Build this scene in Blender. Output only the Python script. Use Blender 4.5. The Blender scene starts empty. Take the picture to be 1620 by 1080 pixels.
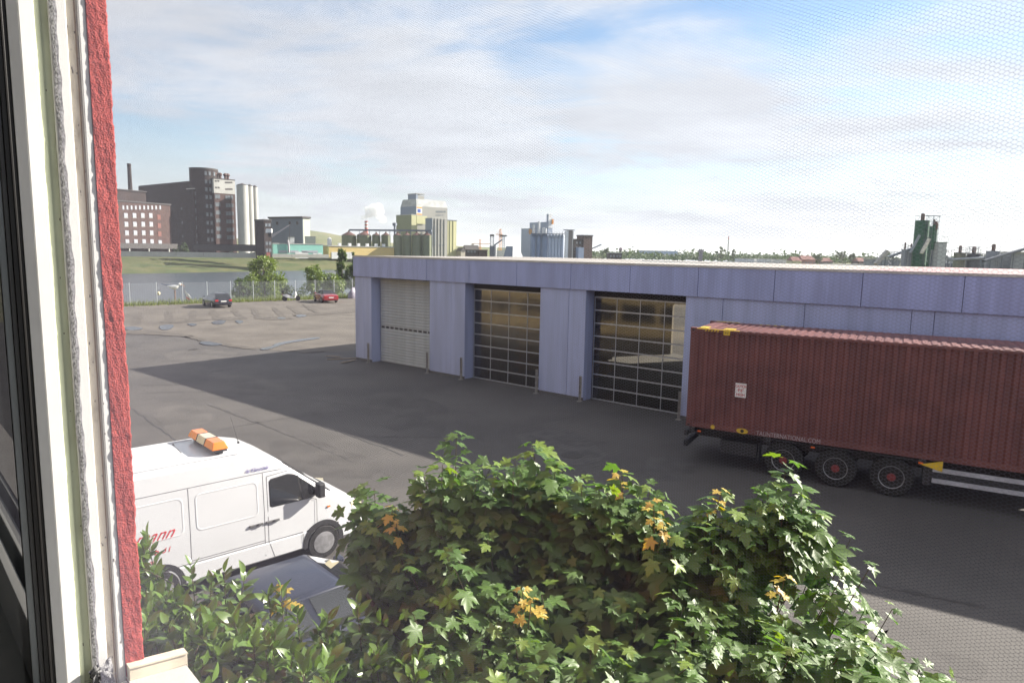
import bpy, bmesh, math, random
import numpy as np
from mathutils import Matrix, Vector
random.seed(7); rng = np.random.default_rng(11)
scn = bpy.context.scene
COL = scn.collection
rad = math.radians

# ------------------------------------------------------------------ camera
EYE = 6.1; FPX = 1080.0; PITCH = rad(7.55); ROLL = rad(1.05)
_f = np.array([0, math.cos(PITCH), -math.sin(PITCH)])
_u0 = np.cross([1., 0, 0], _f)
_r = math.cos(ROLL) * np.array([1., 0, 0]) + math.sin(ROLL) * _u0
_u = np.cross(_r, _f)
cam = bpy.data.cameras.new('camera'); cam_o = bpy.data.objects.new('camera', cam); COL.objects.link(cam_o)
cam.sensor_width = 36; cam.lens = 36 * FPX / 1620; cam.clip_start = 0.02; cam.clip_end = 20000
cam.dof.use_dof = True; cam.dof.focus_distance = 14; cam.dof.aperture_fstop = 75
cam_o.matrix_world = Matrix(((_r[0], _u[0], -_f[0], 0), (_r[1], _u[1], -_f[1], 0), (_r[2], _u[2], -_f[2], EYE), (0, 0, 0, 1)))
scn.camera = cam_o

# ------------------------------------------------------------------ sky, sun, exposure
SUN_ELEV = rad(27.5); SUN_DIR = np.array([0.922, 0.387])          # horizontal direction towards the sun
SUN_AZ = math.atan2(SUN_DIR[0], SUN_DIR[1])                         # clockwise from +Y
world = bpy.data.worlds.new('World'); scn.world = world; world.use_nodes = True
wt = world.node_tree; wt.nodes.clear()
def wn(t, **k):
    n = wt.nodes.new(t)
    for a, b in k.items(): setattr(n, a, b)
    return n
wl = wt.links.new
out = wn('ShaderNodeOutputWorld'); bg = wn('ShaderNodeBackground'); bg.inputs[1].default_value = 0.070
sky = wn('ShaderNodeTexSky', sky_type='NISHITA', sun_disc=False, sun_elevation=SUN_ELEV, sun_rotation=SUN_AZ)
sky.air_density = 1.0; sky.dust_density = 0.25; sky.ozone_density = 1.4
tc = wn('ShaderNodeTexCoord'); sep = wn('ShaderNodeSeparateXYZ'); wl(tc.outputs['Generated'], sep.inputs[0])
def mth(op, a, b=None, clamp=False):
    n = wn('ShaderNodeMath', operation=op, use_clamp=clamp)
    for i, v in enumerate((a, b)):
        if v is None: continue
        if isinstance(v, (int, float)): n.inputs[i].default_value = v
        else: wl(v, n.inputs[i])
    return n.outputs[0]
zc = mth('ADD', mth('MAXIMUM', sep.outputs[2], 0.0), 0.10)
cx = mth('DIVIDE', sep.outputs[0], zc); cy = mth('DIVIDE', sep.outputs[1], zc)
cmb = wn('ShaderNodeCombineXYZ'); wl(cx, cmb.inputs[0]); wl(cy, cmb.inputs[1])
def noise(vec, scale, detail, rough, off=(0, 0, 0), stretch=(1, 1, 1), dist=0.0):
    mp = wn('ShaderNodeMapping'); wl(vec, mp.inputs[0]); mp.inputs['Location'].default_value = off; mp.inputs['Scale'].default_value = stretch
    n = wn('ShaderNodeTexNoise'); wl(mp.outputs[0], n.inputs['Vector'])
    n.inputs['Scale'].default_value = scale; n.inputs['Detail'].default_value = detail; n.inputs['Roughness'].default_value = rough; n.inputs['Distortion'].default_value = dist
    return n.outputs['Fac']
def ramp(fac, p0, p1):
    n = wn('ShaderNodeMapRange'); n.interpolation_type = 'SMOOTHSTEP'; wl(fac, n.inputs[0]); n.inputs[1].default_value = p0; n.inputs[2].default_value = p1
    return n.outputs[0]
big = noise(cmb.outputs[0], 0.42, 9, 0.52, (6.6, 11.3, 0), (1, 0.9, 1), 0.5)
wisp = noise(cmb.outputs[0], 1.5, 8, 0.6, (7.7, 2.2, 0), (0.7, 1.1, 1), 0.8)
cover0 = ramp(mth('ADD', big, mth('MULTIPLY', mth('SUBTRACT', wisp, 0.5), 0.45)), 0.335, 0.57)
low = mth('MULTIPLY', mth('SUBTRACT', 1.0, ramp(sep.outputs[2], 0.02, 0.20)), 0.92)      # cloud decks close up towards the horizon
cover = mth('MAXIMUM', cover0, low)
shade = ramp(noise(cmb.outputs[0], 1.1, 6, 0.6, (1.2, 5.5, 0), (0.8, 1.0, 1)), 0.30, 0.68)
# forward scattering: clouds are brighter towards the sun
sdir = wn('ShaderNodeVectorMath', operation='DOT_PRODUCT'); wl(tc.outputs['Generated'], sdir.inputs[0])
sdir.inputs[1].default_value = (SUN_DIR[0] * math.cos(SUN_ELEV), SUN_DIR[1] * math.cos(SUN_ELEV), math.sin(SUN_ELEV))
fwd = mth('ADD', 0.90, mth('MULTIPLY', mth('MAXIMUM', sdir.outputs['Value'], -0.35), 0.14))
cb = mth('MULTIPLY', mth('ADD', 4.15, mth('MULTIPLY', shade, 0.95)), fwd)
ccol = wn('ShaderNodeVectorMath', operation='SCALE'); ccol.inputs[0].default_value = (0.955, 1.0, 1.085); wl(cb, ccol.inputs['Scale'])
mix = wn('ShaderNodeMix', data_type='RGBA'); wl(cover, mix.inputs['Factor'])
skys = wn('ShaderNodeVectorMath', operation='SCALE'); wl(sky.outputs[0], skys.inputs[0]); skys.inputs['Scale'].default_value = 0.95
wl(skys.outputs[0], mix.inputs['A']); wl(ccol.outputs[0], mix.inputs['B'])
wl(mix.outputs['Result'], bg.inputs[0]); wl(bg.outputs[0], out.inputs[0])

sl = bpy.data.lights.new('sun', 'SUN'); sl.energy = 5.0; sl.angle = rad(0.53); sl.color = (1.0, 0.93, 0.82)
so = bpy.data.objects.new('sun', sl); COL.objects.link(so)
_sv = Vector((SUN_DIR[0] * math.cos(SUN_ELEV), SUN_DIR[1] * math.cos(SUN_ELEV), math.sin(SUN_ELEV)))
so.rotation_euler = _sv.to_track_quat('Z', 'Y').to_euler(); so.location = (40, 20, 60)
scn.view_settings.view_transform = 'Standard'; scn.view_settings.look = 'None'; scn.view_settings.exposure = 1.55; scn.view_settings.gamma = 1
scn.view_settings.use_curve_mapping = False
scn.render.engine = 'CYCLES'; scn.cycles.use_denoising = True; scn.cycles.max_bounces = 6; scn.cycles.transparent_max_bounces = 12
scn.cycles.sample_clamp_indirect = 8; scn.cycles.volume_bounces = 3; scn.cycles.caustics_reflective = False; scn.cycles.caustics_refractive = False

# ------------------------------------------------------------------ surveying helpers (photo column/row at a known distance -> world)
def ray(x, y):
    d = _f * FPX + _r * (x - 810) + _u * (540 - y); return d / np.linalg.norm(d)
def hor(x): return 540 + (_f[2] * FPX + _r[2] * (x - 810)) / _u[2]
def az(x):
    d = ray(x, hor(x)); return d[:2] / np.linalg.norm(d[:2])
def at(x, y, Y):
    d = ray(x, y); return np.array([0, 0, EYE]) + d * (Y / d[1])
def ground(x, y, z=0.0):
    d = ray(x, y); return np.array([0, 0, EYE]) + d * ((z - EYE) / d[2])

# ------------------------------------------------------------------ materials
MATS = {}
def M(name, col, rough=0.6, var=0.12, scale=2.0, metal=0.0, bump=0.0, bscale=30.0, spec=0.5, detail=6, col2=None, stretch=(1, 1, 1), lo=0.35, hi=0.65, trans=0.0, coat=0.0, bdist=0.02, sss=0.0, ribs=0.0):
    if name in MATS: return MATS[name]
    m = bpy.data.materials.new(name); m.use_nodes = True; nt = m.node_tree; nt.nodes.clear()
    N = nt.nodes.new; L = nt.links.new
    o = N('ShaderNodeOutputMaterial'); p = N('ShaderNodeBsdfPrincipled'); L(p.outputs[0], o.inputs[0])
    t = N('ShaderNodeTexCoord'); mp = N('ShaderNodeMapping'); mp.inputs['Scale'].default_value = stretch; L(t.outputs['Object'], mp.inputs[0])
    n = N('ShaderNodeTexNoise'); n.inputs['Scale'].default_value = scale; n.inputs['Detail'].default_value = detail; n.inputs['Roughness'].default_value = 0.62; L(mp.outputs[0], n.inputs['Vector'])
    mr = N('ShaderNodeMapRange'); mr.interpolation_type = 'SMOOTHSTEP'; mr.inputs[1].default_value = lo; mr.inputs[2].default_value = hi; L(n.outputs['Fac'], mr.inputs[0])
    mx = N('ShaderNodeMix'); mx.data_type = 'RGBA'; L(mr.outputs[0], mx.inputs['Factor'])
    c2 = col2 if col2 else tuple(min(1, c * (1 + var)) for c in col)
    c1 = col if col2 else tuple(c * (1 - var) for c in col)
    mx.inputs['A'].default_value = (*c1, 1); mx.inputs['B'].default_value = (*c2, 1)
    L(mx.outputs['Result'], p.inputs['Base Color'])
    p.inputs['Roughness'].default_value = rough; p.inputs['Metallic'].default_value = metal; p.inputs['Specular IOR Level'].default_value = spec
    p.inputs['Coat Weight'].default_value = coat; p.inputs['Coat Roughness'].default_value = 0.05
    p.inputs['Transmission Weight'].default_value = trans
    if bump:
        b = N('ShaderNodeBump'); b.inputs['Strength'].default_value = bump; b.inputs['Distance'].default_value = bdist
        n2 = N('ShaderNodeTexNoise'); n2.inputs['Scale'].default_value = bscale; n2.inputs['Detail'].default_value = 5; L(mp.outputs[0], n2.inputs['Vector'])
        L(n2.outputs['Fac'], b.inputs['Height']); L(b.outputs[0], p.inputs['Normal'])
    if ribs:
        wv = N('ShaderNodeTexWave'); wv.wave_type = 'BANDS'; wv.bands_direction = 'X'; wv.wave_profile = 'SAW'; wv.inputs['Scale'].default_value = ribs; L(t.outputs['Object'], wv.inputs['Vector'])
        b = N('ShaderNodeBump'); b.inputs['Strength'].default_value = 0.6; b.inputs['Distance'].default_value = 0.006; L(wv.outputs['Fac'], b.inputs['Height']); L(b.outputs[0], p.inputs['Normal'])
    MATS[name] = m; return m
def Mleaf(name, col, col2, rough=0.4, trans=0.35, scale=1.5, spec=0.5):
    """leaf: diffuse + light shining through, colour varying from leaf to leaf"""
    if name in MATS: return MATS[name]
    m = bpy.data.materials.new(name); m.use_nodes = True; nt = m.node_tree; nt.nodes.clear(); N = nt.nodes.new; L = nt.links.new
    o = N('ShaderNodeOutputMaterial'); p = N('ShaderNodeBsdfPrincipled'); tr = N('ShaderNodeBsdfTranslucent'); ms = N('ShaderNodeMixShader')
    g = N('ShaderNodeNewGeometry'); mx = N('ShaderNodeMix'); mx.data_type = 'RGBA'
    n = N('ShaderNodeTexNoise'); n.inputs['Scale'].default_value = scale; n.inputs['Detail'].default_value = 3; L(g.outputs['Position'], n.inputs['Vector'])
    md = N('ShaderNodeMath'); md.operation = 'MULTIPLY'; md.inputs[1].default_value = 0.6; L(g.outputs['Random Per Island'], md.inputs[0])
    oi = N('ShaderNodeObjectInfo'); m2 = N('ShaderNodeMath'); m2.operation = 'MULTIPLY_ADD'; m2.inputs[1].default_value = 0.25; L(oi.outputs['Random'], m2.inputs[0]); L(md.outputs[0], m2.inputs[2])
    m3 = N('ShaderNodeMath'); m3.operation = 'MULTIPLY_ADD'; m3.inputs[1].default_value = 0.5; L(n.outputs['Fac'], m3.inputs[0]); L(m2.outputs[0], m3.inputs[2])
    m4 = N('ShaderNodeMath'); m4.operation = 'SUBTRACT'; m4.inputs[1].default_value = 0.12; m4.use_clamp = True; L(m3.outputs[0], m4.inputs[0])
    L(m4.outputs[0], mx.inputs['Factor']); mx.inputs['A'].default_value = (*col, 1); mx.inputs['B'].default_value = (*col2, 1)
    L(mx.outputs['Result'], p.inputs['Base Color']); p.inputs['Roughness'].default_value = rough; p.inputs['Specular IOR Level'].default_value = spec
    hs = N('ShaderNodeHueSaturation'); hs.inputs['Value'].default_value = 1.5; hs.inputs['Saturation'].default_value = 1.15; hs.inputs['Hue'].default_value = 0.50
    L(mx.outputs['Result'], hs.inputs['Color']); L(hs.outputs[0], tr.inputs[0])
    ms.inputs[0].default_value = trans; L(p.outputs[0], ms.inputs[1]); L(tr.outputs[0], ms.inputs[2]); L(ms.outputs[0], o.inputs[0])
    MATS[name] = m; return m
def Mglass(name, tint=(0.75, 0.8, 0.82), refl=0.10, rough=0.0, dark=None, wavy=0.0):
    """thin window glass: see-through with a mirror reflection that grows at grazing angles"""
    if name in MATS: return MATS[name]
    m = bpy.data.materials.new(name); m.use_nodes = True; nt = m.node_tree; nt.nodes.clear(); N = nt.nodes.new; L = nt.links.new
    o = N('ShaderNodeOutputMaterial'); ms = N('ShaderNodeMixShader'); gl = N('ShaderNodeBsdfGlossy'); gl.inputs['Roughness'].default_value = rough
    fr = N('ShaderNodeFresnel'); fr.inputs[0].default_value = 1.5; ad = N('ShaderNodeMath'); ad.operation = 'MULTIPLY_ADD'; ad.inputs[1].default_value = 1.6; ad.inputs[2].default_value = refl - 0.04; ad.use_clamp = True
    L(fr.outputs[0], ad.inputs[0]); L(ad.outputs[0], ms.inputs[0])
    if dark is None:
        a = N('ShaderNodeBsdfTransparent'); a.inputs[0].default_value = (*tint, 1)
    else:
        a = N('ShaderNodeBsdfDiffuse'); a.inputs[0].default_value = (*dark, 1)
    if wavy:
        t = N('ShaderNodeTexCoord'); n = N('ShaderNodeTexNoise'); n.inputs['Scale'].default_value = 1.2; n.inputs['Detail'].default_value = 1; L(t.outputs['Object'], n.inputs['Vector'])
        b = N('ShaderNodeBump'); b.inputs['Strength'].default_value = wavy; b.inputs['Distance'].default_value = 0.05; L(n.outputs['Fac'], b.inputs['Height']); L(b.outputs[0], gl.inputs['Normal'])
    L(a.outputs[0], ms.inputs[1]); L(gl.outputs[0], ms.inputs[2]); L(ms.outputs[0], o.inputs[0])
    MATS[name] = m; return m

# ------------------------------------------------------------------ mesh builder
class MB:
    def __init__(s): s.v = []; s.f = []; s.m = []
    def add(s, vs, fs, mi=0):
        o = len(s.v); s.v.extend([tuple(map(float, p)) for p in vs]); s.f.extend([tuple(i + o for i in q) for q in fs]); s.m.extend([mi] * len(fs)); return s
    def box(s, x0, x1, y0, y1, z0, z1, mi=0):
        return s.add([(x0, y0, z0), (x1, y0, z0), (x1, y1, z0), (x0, y1, z0), (x0, y0, z1), (x1, y0, z1), (x1, y1, z1), (x0, y1, z1)],
                     [(0, 3, 2, 1), (4, 5, 6, 7), (0, 1, 5, 4), (1, 2, 6, 5), (2, 3, 7, 6), (3, 0, 4, 7)], mi)
    def prism(s, poly, z0, z1, mi=0):          # vertical extrusion of a ccw outline (x, y)
        n = len(poly)
        return s.add([(x, y, z0) for x, y in poly] + [(x, y, z1) for x, y in poly],
                     [tuple(range(n - 1, -1, -1)), tuple(range(n, 2 * n))] + [(i, (i + 1) % n, n + (i + 1) % n, n + i) for i in range(n)], mi)
    def prof(s, poly, y0, y1, mi=0):           # outline (x, z), extruded along y
        n = len(poly)
        return s.add([(x, y0, z) for x, z in poly] + [(x, y1, z) for x, z in poly],
                     [tuple(range(n)), tuple(range(2 * n - 1, n - 1, -1))] + [(i, n + i, n + (i + 1) % n, (i + 1) % n) for i in range(n)], mi)
    def cyl(s, p0, p1, r0, r1=None, n=12, mi=0, caps=True):
        r1 = r0 if r1 is None else r1; p0 = np.array(p0, float); p1 = np.array(p1, float); d = p1 - p0; d /= max(1e-9, np.linalg.norm(d))
        a = np.cross(d, [0, 0, 1.]) if abs(d[2]) < 0.95 else np.cross(d, [1., 0, 0]); a /= np.linalg.norm(a); b = np.cross(d, a)
        vs = []
        for p, r in ((p0, r0), (p1, r1)):
            for i in range(n):
                t = 2 * math.pi * i / n; vs.append(p + (a * math.cos(t) + b * math.sin(t)) * r)
        fs = [(i, (i + 1) % n, n + (i + 1) % n, n + i) for i in range(n)]
        if caps: fs += [tuple(range(n - 1, -1, -1)), tuple(range(n, 2 * n))]
        return s.add(vs, fs, mi)
    def tube(s, pts, rs, n=7, mi=0):
        for i in range(len(pts) - 1):
            s.cyl(pts[i], pts[i + 1], rs[i], rs[i + 1], n, mi)
        return s
    def lathe(s, prof, n=20, c=(0, 0, 0), mi=0):  # prof: (r, z) bottom to top
        k = len(prof); vs = []
        for r, z in prof:
            for i in range(n):
                t = 2 * math.pi * i / n; vs.append((c[0] + r * math.cos(t), c[1] + r * math.sin(t), c[2] + z))
        fs = [(j * n + i, j * n + (i + 1) % n, (j + 1) * n + (i + 1) % n, (j + 1) * n + i) for j in range(k - 1) for i in range(n)]
        fs += [tuple(range(n - 1, -1, -1)), tuple(range((k - 1) * n, k * n))]
        return s.add(vs, fs, mi)
    def loft(s, rings, close=True, mi=0):
        n = len(rings[0]); vs = [p for r in rings for p in r]; fs = []
        for j in range(len(rings) - 1):
            for i in range(n if close else n - 1):
                fs.append((j * n + i, j * n + (i + 1) % n, (j + 1) * n + (i + 1) % n, (j + 1) * n + i))
        if close: fs += [tuple(range(n - 1, -1, -1)), tuple(range((len(rings) - 1) * n, len(rings) * n))]
        return s.add(vs, fs, mi)
    def mesh(s, name, mats, smooth=False, sharp=40):
        me = bpy.data.meshes.new(name); me.from_pydata(s.v, [], s.f)
        for m in (mats if isinstance(mats, (list, tuple)) else [mats]): me.materials.append(m)
        if isinstance(mats, (list, tuple)) and len(mats) > 1: me.polygons.foreach_set('material_index', s.m)
        me.update()
        bm = bmesh.new(); bm.from_mesh(me); bmesh.ops.recalc_face_normals(bm, faces=bm.faces); bm.to_mesh(me); bm.free()
        if smooth:
            me.polygons.foreach_set('use_smooth', [True] * len(me.polygons)); me.set_sharp_from_angle(angle=rad(sharp))
        return me
    def build(s, name, mats, parent=None, loc=(0, 0, 0), rz=0.0, smooth=False, bevel=0.0, sharp=40):
        return obj(name, s.mesh(name, mats, smooth, sharp), parent, loc, rz, bevel)
def obj(name, me, parent=None, loc=(0, 0, 0), rz=0.0, bevel=0.0):
    o = bpy.data.objects.new(name, me); COL.objects.link(o); o.location = loc; o.rotation_euler = (0, 0, rz)
    if parent is not None: o.parent = parent
    if bevel:
        b = o.modifiers.new('bevel', 'BEVEL'); b.width = bevel; b.segments = 2; b.limit_method = 'ANGLE'; b.angle_limit = rad(40)
    return o
def tag(o, label=None, cat=None, group=None, kind=None):
    if label: o['label'] = label
    if cat: o['category'] = cat
    if group: o['group'] = group
    if kind: o['kind'] = kind
    return o
def empty(name, loc, rz=0.0, label=None, cat=None, group=None):
    o = bpy.data.objects.new(name, None); COL.objects.link(o); o.location = loc; o.rotation_euler = (0, 0, rz); o.empty_display_size = 0.2
    return tag(o, label, cat, group)
def bx(name, m, parent, x0, x1, y0, y1, z0, z1, bevel=0.0):
    return MB().box(x0, x1, y0, y1, z0, z1).build(name, m, parent, bevel=bevel)
def text(name, body, size, m, parent, loc, rot, align='LEFT', shear=0.0, extrude=0.0008, sx=1.0, bold=0.0):
    c = bpy.data.curves.new(name, 'FONT'); c.body = body; c.size = size; c.align_x = align; c.shear = shear; c.extrude = extrude; c.offset = bold
    c.materials.append(m); t_ = bpy.data.objects.new(name, c); COL.objects.link(t_)
    bpy.context.view_layer.update(); me = bpy.data.meshes.new_from_object(t_.evaluated_get(bpy.context.evaluated_depsgraph_get())); bpy.data.objects.remove(t_)
    o = bpy.data.objects.new(name, me); COL.objects.link(o); o.parent = parent; o.location = loc; o.rotation_euler = rot; o.scale = (sx, 1, 1)
    return o
# ==PART2==
# ------------------------------------------------------------------ terrain, river, yard
m_land = M('field grass', (0.10, 0.115, 0.035), 0.95, scale=0.05, col2=(0.17, 0.15, 0.07), bump=0.4, bscale=2)
m_bank = M('bank grass', (0.045, 0.070, 0.014), 0.95, scale=0.12, col2=(0.100, 0.100, 0.035), detail=10, bump=0.6, bscale=1.5, bdist=0.3, stretch=(1, 1, 3))
L0 = [(-600, -600), (-200, -400), (-50, -400), (100, -400), (3000, -400), (9000, 3000)]
LN = [(-300, -120), (-75, 37), (-40.2, 70.2), (-22, 87.2), (60, 250), (4000, 8000)]
LT = [(-320, -105), (-81, 44), (-46.3, 76.8), (-28.5, 93.5), (50, 256), (3990, 8010)]
LF = [(-420, -100), (-200, 110), (-117.9, 210.5), (-73.4, 282.2), (30, 450), (3900, 8060)]
LB = [(-520, -60), (-240, 180), (-147, 262), (-85, 318), (10, 480), (3850, 8100)]
LH = [(-9000, 3000), (-5000, 7000), (-2500, 9000), (-500, 9500), (1500, 9800), (4500, 9800)]
def strip(a, za, b, zb, k=1):
    mb = MB(); n = len(a)
    mb.add([(x, y, za) for x, y in a] + [(x, y, zb if not isinstance(zb, list) else zb[i]) for i, (x, y) in enumerate(b)], [(i, i + 1, n + i + 1, n + i) for i in range(n - 1)])
    return mb
tmb = MB()
for a, za, b, zb in ((L0, -0.03, LN, -0.03), (LN, -0.03, LT, -4.5), (LT, -4.5, LF, -3.2)):
    s_ = strip(a, za, b, zb); tmb.add(s_.v, s_.f)
zb_ = [2.0, 2.0, 2.0, 1.5, 1.5, 1.5]
s_ = strip(LB, 1.9, LH, 0.0); s_.v = [(x, y, (zb_[i] if i < 6 else 2.0)) for i, (x, y, z) in enumerate(s_.v)]; tmb.add(s_.v, s_.f)
tag(tmb.build('ground', m_land), kind='structure')
# far embankment as a finely divided, slightly uneven slope
emb = MB(); rows = 14; cols = []
for i in range(len(LF) - 2):
    for k in range(40): cols.append((i, k / 40.0))
for (i, t) in cols:
    p = np.array(LF[i]) * (1 - t) + np.array(LF[i + 1]) * t; q = np.array(LB[i]) * (1 - t) + np.array(LB[i + 1]) * t; zt = zb_[i] * (1 - t) + zb_[i + 1] * t
    for r in range(rows):
        u = r / (rows - 1); e = p * (1 - u) + q * u
        emb.v.append((e[0], e[1], -3.2 + (zt + 3.2) * (u ** 0.8) + (rng.normal(0, 0.12) if 0 < r < rows - 1 else 0)))
for c in range(len(cols) - 1):
    for r in range(rows - 1):
        emb.f.append((c * rows + r, c * rows + r + 1, (c + 1) * rows + r + 1, (c + 1) * rows + r)); emb.m.append(0)
tag(emb.build('embankment', m_bank, smooth=True, sharp=80), kind='structure')
# river
m_water = M('river water', (0.045, 0.06, 0.08), 0.22, var=0.1, scale=0.5, bump=0.9, bscale=1.1, bdist=0.22, stretch=(1, 2.2, 1), spec=0.5)
wmb = MB(); w_a = LT; w_b = [(x - 1, y + 1) for x, y in LF]
wa = [(x + 4, y - 4) for x, y in LT]
wmb.add([(x, y, -3) for x, y in wa] + [(x, y, -3) for x, y in LF], [(i, i + 1, 7 + i, 6 + i) for i in range(5)])
tag(wmb.build('river', m_water), kind='structure')

m_asph = M('asphalt', (0.056, 0.052, 0.050), 0.85, scale=0.25, col2=(0.090, 0.083, 0.078), detail=12, bump=0.35, bscale=60, bdist=0.006, lo=0.3, hi=0.7)
yard_o = tag(MB().add([(-75, 34, 0), (-38.9, 66.3, 0), (-20.6, 83.4, 0), (-4, 104, 0), (70, 150, 0), (90, -40, 0), (-60, -40, 0)], [tuple(range(6, -1, -1))]).build('yard', m_asph), kind='structure')
m_gravel = M('gravel', (0.088, 0.077, 0.066), 0.95, scale=0.35, col2=(0.142, 0.126, 0.108), detail=14, bump=0.7, bscale=18, bdist=0.03, lo=0.28, hi=0.72)
m_damp = M('damp gravel', (0.068, 0.059, 0.050), 0.8, scale=1.5, col2=(0.118, 0.103, 0.086), detail=10, bump=0.5, bscale=18, bdist=0.03)
m_puddle = M('puddle water', (0.055, 0.055, 0.06), 0.22, var=0.1, bump=0.05, bscale=3, bdist=0.01)
def blob(pts, jit, sub=6):
    """closed ragged outline through the given points"""
    n = len(pts); o = []
    for i in range(n):
        p0, p1, p2, p3 = (np.array(pts[(i + k - 1) % n], float) for k in range(4))
        for k in range(sub):
            t = k / sub; q = 0.5 * (2 * p1 + (p2 - p0) * t + (2 * p0 - 5 * p1 + 4 * p2 - p3) * t * t + (3 * p1 - p0 - 3 * p2 + p3) * t ** 3)
            o.append(tuple(q + rng.normal(0, jit, 2)))
    return o
def flat(name, outline, z, m, parent=None):
    a = sum(outline[i][0] * outline[(i + 1) % len(outline)][1] - outline[(i + 1) % len(outline)][0] * outline[i][1] for i in range(len(outline)))
    if a < 0: outline = outline[::-1]
    me = bpy.data.meshes.new(name); bm = bmesh.new(); f = bm.faces.new([bm.verts.new((x, y, z)) for x, y in outline]); bmesh.ops.triangulate(bm, faces=[f]); bm.to_mesh(me); bm.free(); me.materials.append(m)
    return obj(name, me, parent)
gp = [ground(x, y)[:2] for x, y in ((100, 518), (160, 524), (200, 527), (260, 530), (300, 534), (350, 545), (420, 553), (480, 557), (540, 556))]
gl = []
for i in range(len(gp) - 1):
    for k in range(8): gl.append(tuple(gp[i] + (gp[i + 1] - gp[i]) * k / 8 + rng.normal(0, 0.18, 2)))
gl += [(-2, 45), (14, 60), (20, 100), (-4, 103.5), (-20.8, 83.2), (-39.1, 66.1), (-72, 36)]
tag(flat('gravel_lot', gl, 0.004, m_gravel), kind='structure')
# damp wheel tracks left where cars stand, and puddles
def px_blob(name, pts, z, m, jit=0.05, kind=None, parent=None):
    g = [tuple(ground(x, y)[:2]) for x, y in pts]
    o = flat(name, blob(g, jit), z, m, parent)
    if kind: tag(o, kind=kind)
    return o
track_no = 0
for pts in (((215, 497), (224, 495), (221, 512), (208, 513)), ((263, 493), (272, 492), (273, 508), (262, 509)), ((300, 493), (309, 492), (309, 506), (299, 507)),
            ((331, 491), (341, 491), (347, 505), (337, 504)), ((366, 491), (374, 490), (386, 503), (376, 504)), ((398, 491), (404, 489), (414, 502), (404, 503)),
            ((430, 488), (437, 487), (455, 503), (446, 504)), ((453, 485), (458, 485), (478, 495), (470, 496)), ((262, 507), (310, 506), (340, 505), (309, 509), (262, 511)),
            ((340, 503), (386, 502), (388, 505), (342, 506)), ((404, 502), (455, 502), (457, 505), (420, 506)), ((470, 497), (520, 494), (563, 491), (563, 494), (500, 499), (472, 500)),
            ((300, 534), (340, 540), (400, 551), (386, 552), (320, 541)), ((200, 523), (250, 524), (300, 530), (300, 533), (240, 530), (200, 528)),
            ((480, 482), (492, 486), (506, 494), (500, 495), (486, 489))):
    track_no += 1; px_blob('damp_track', pts, 0.008 + .0015 * track_no, m_damp, 0.07, 'structure')
for pts in (((199, 518), (212, 517), (226, 520), (214, 523), (200, 522)), ((253, 516), (264, 514), (275, 515), (270, 521), (256, 522)), ((336, 510), (346, 507), (357, 508), (352, 513), (339, 513)),
            ((297, 513), (305, 512), (312, 514), (304, 516)), ((372, 508), (380, 507), (385, 510), (378, 512)), ((468, 499), (478, 498), (486, 500), (474, 502)),
            ((438, 503), (446, 502), (452, 504), (444, 505)), ((318, 541), (332, 541), (352, 545), (336, 547), (320, 545)),
            ((412, 552), (430, 548), (440, 543), (470, 538), (500, 534), (504, 536), (470, 541), (446, 546), (432, 551), (418, 554))):
    px_blob('puddle', pts, 0.036, m_puddle, 0.02, 'structure')
# tar seams and a repair patch in the asphalt
m_tar = M('tar seam', (0.026, 0.025, 0.026), 0.6)
for (a, b) in (((330, 610), (640, 720)), ((200, 640), (330, 735)), ((520, 640), (700, 690)), ((560, 575), (700, 650)), ((700, 700), (900, 660)), ((380, 650), (520, 615))):
    A = ground(*a)[:2]; B = ground(*b)[:2]; n_ = 24; d = (B - A) / np.linalg.norm(B - A); nn = np.array([-d[1], d[0]])
    L_ = [A + (B - A) * i / n_ + nn * rng.normal(0, 0.03) for i in range(n_ + 1)]
    o = flat('tar_seam', [tuple(p + nn * 0.018) for p in L_] + [tuple(p - nn * 0.018) for p in L_[::-1]], 0.004, m_tar, yard_o)

m_patch = M('newer asphalt patch', (0.050, 0.046, 0.044), 0.85, scale=0.8, col2=(0.078, 0.072, 0.068), detail=12, bump=.3, bscale=60, bdist=.006); m_worn = M('worn pale asphalt', (0.067, 0.062, 0.058), 0.88, scale=0.8, col2=(0.102, 0.094, 0.088), detail=12); m_oil = M('oil stain', (0.050, 0.046, 0.044), 0.7, scale=2, col2=(0.078, 0.072, 0.068))
for pts, mm, jt in ((((430, 690), (520, 700), (600, 745), (520, 760), (440, 730)), m_patch, .10), (((260, 560), (330, 552), (380, 562), (300, 575)), m_worn, .15), (((600, 620), (700, 640), (690, 690), (590, 665)), m_patch, .03),
        (((1330, 960), (1400, 985), (1390, 1010), (1330, 990)), m_oil, .02), (((1480, 1030), (1560, 1050), (1540, 1075), (1470, 1055)), m_patch, .02), (((820, 690), (900, 680), (960, 720), (880, 735)), m_oil, .06), (((240, 650), (300, 640), (340, 662), (270, 680)), m_worn, .08), (((330, 590), (420, 600), (470, 625), (380, 615)), m_worn, .12), (((1040, 720), (1100, 735), (1080, 760), (1020, 745)), m_oil, .05)):
    g = [tuple(ground(x, y)[:2]) for x, y in pts]; flat('asphalt_patch', blob(g, jt), 0.0015 + .0002 * len(yard_o.children), mm, yard_o)
m_skid = M('tyre mark', (0.044, 0.041, 0.039), 0.8, scale=3, col2=(0.083, 0.076, 0.072))
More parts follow.
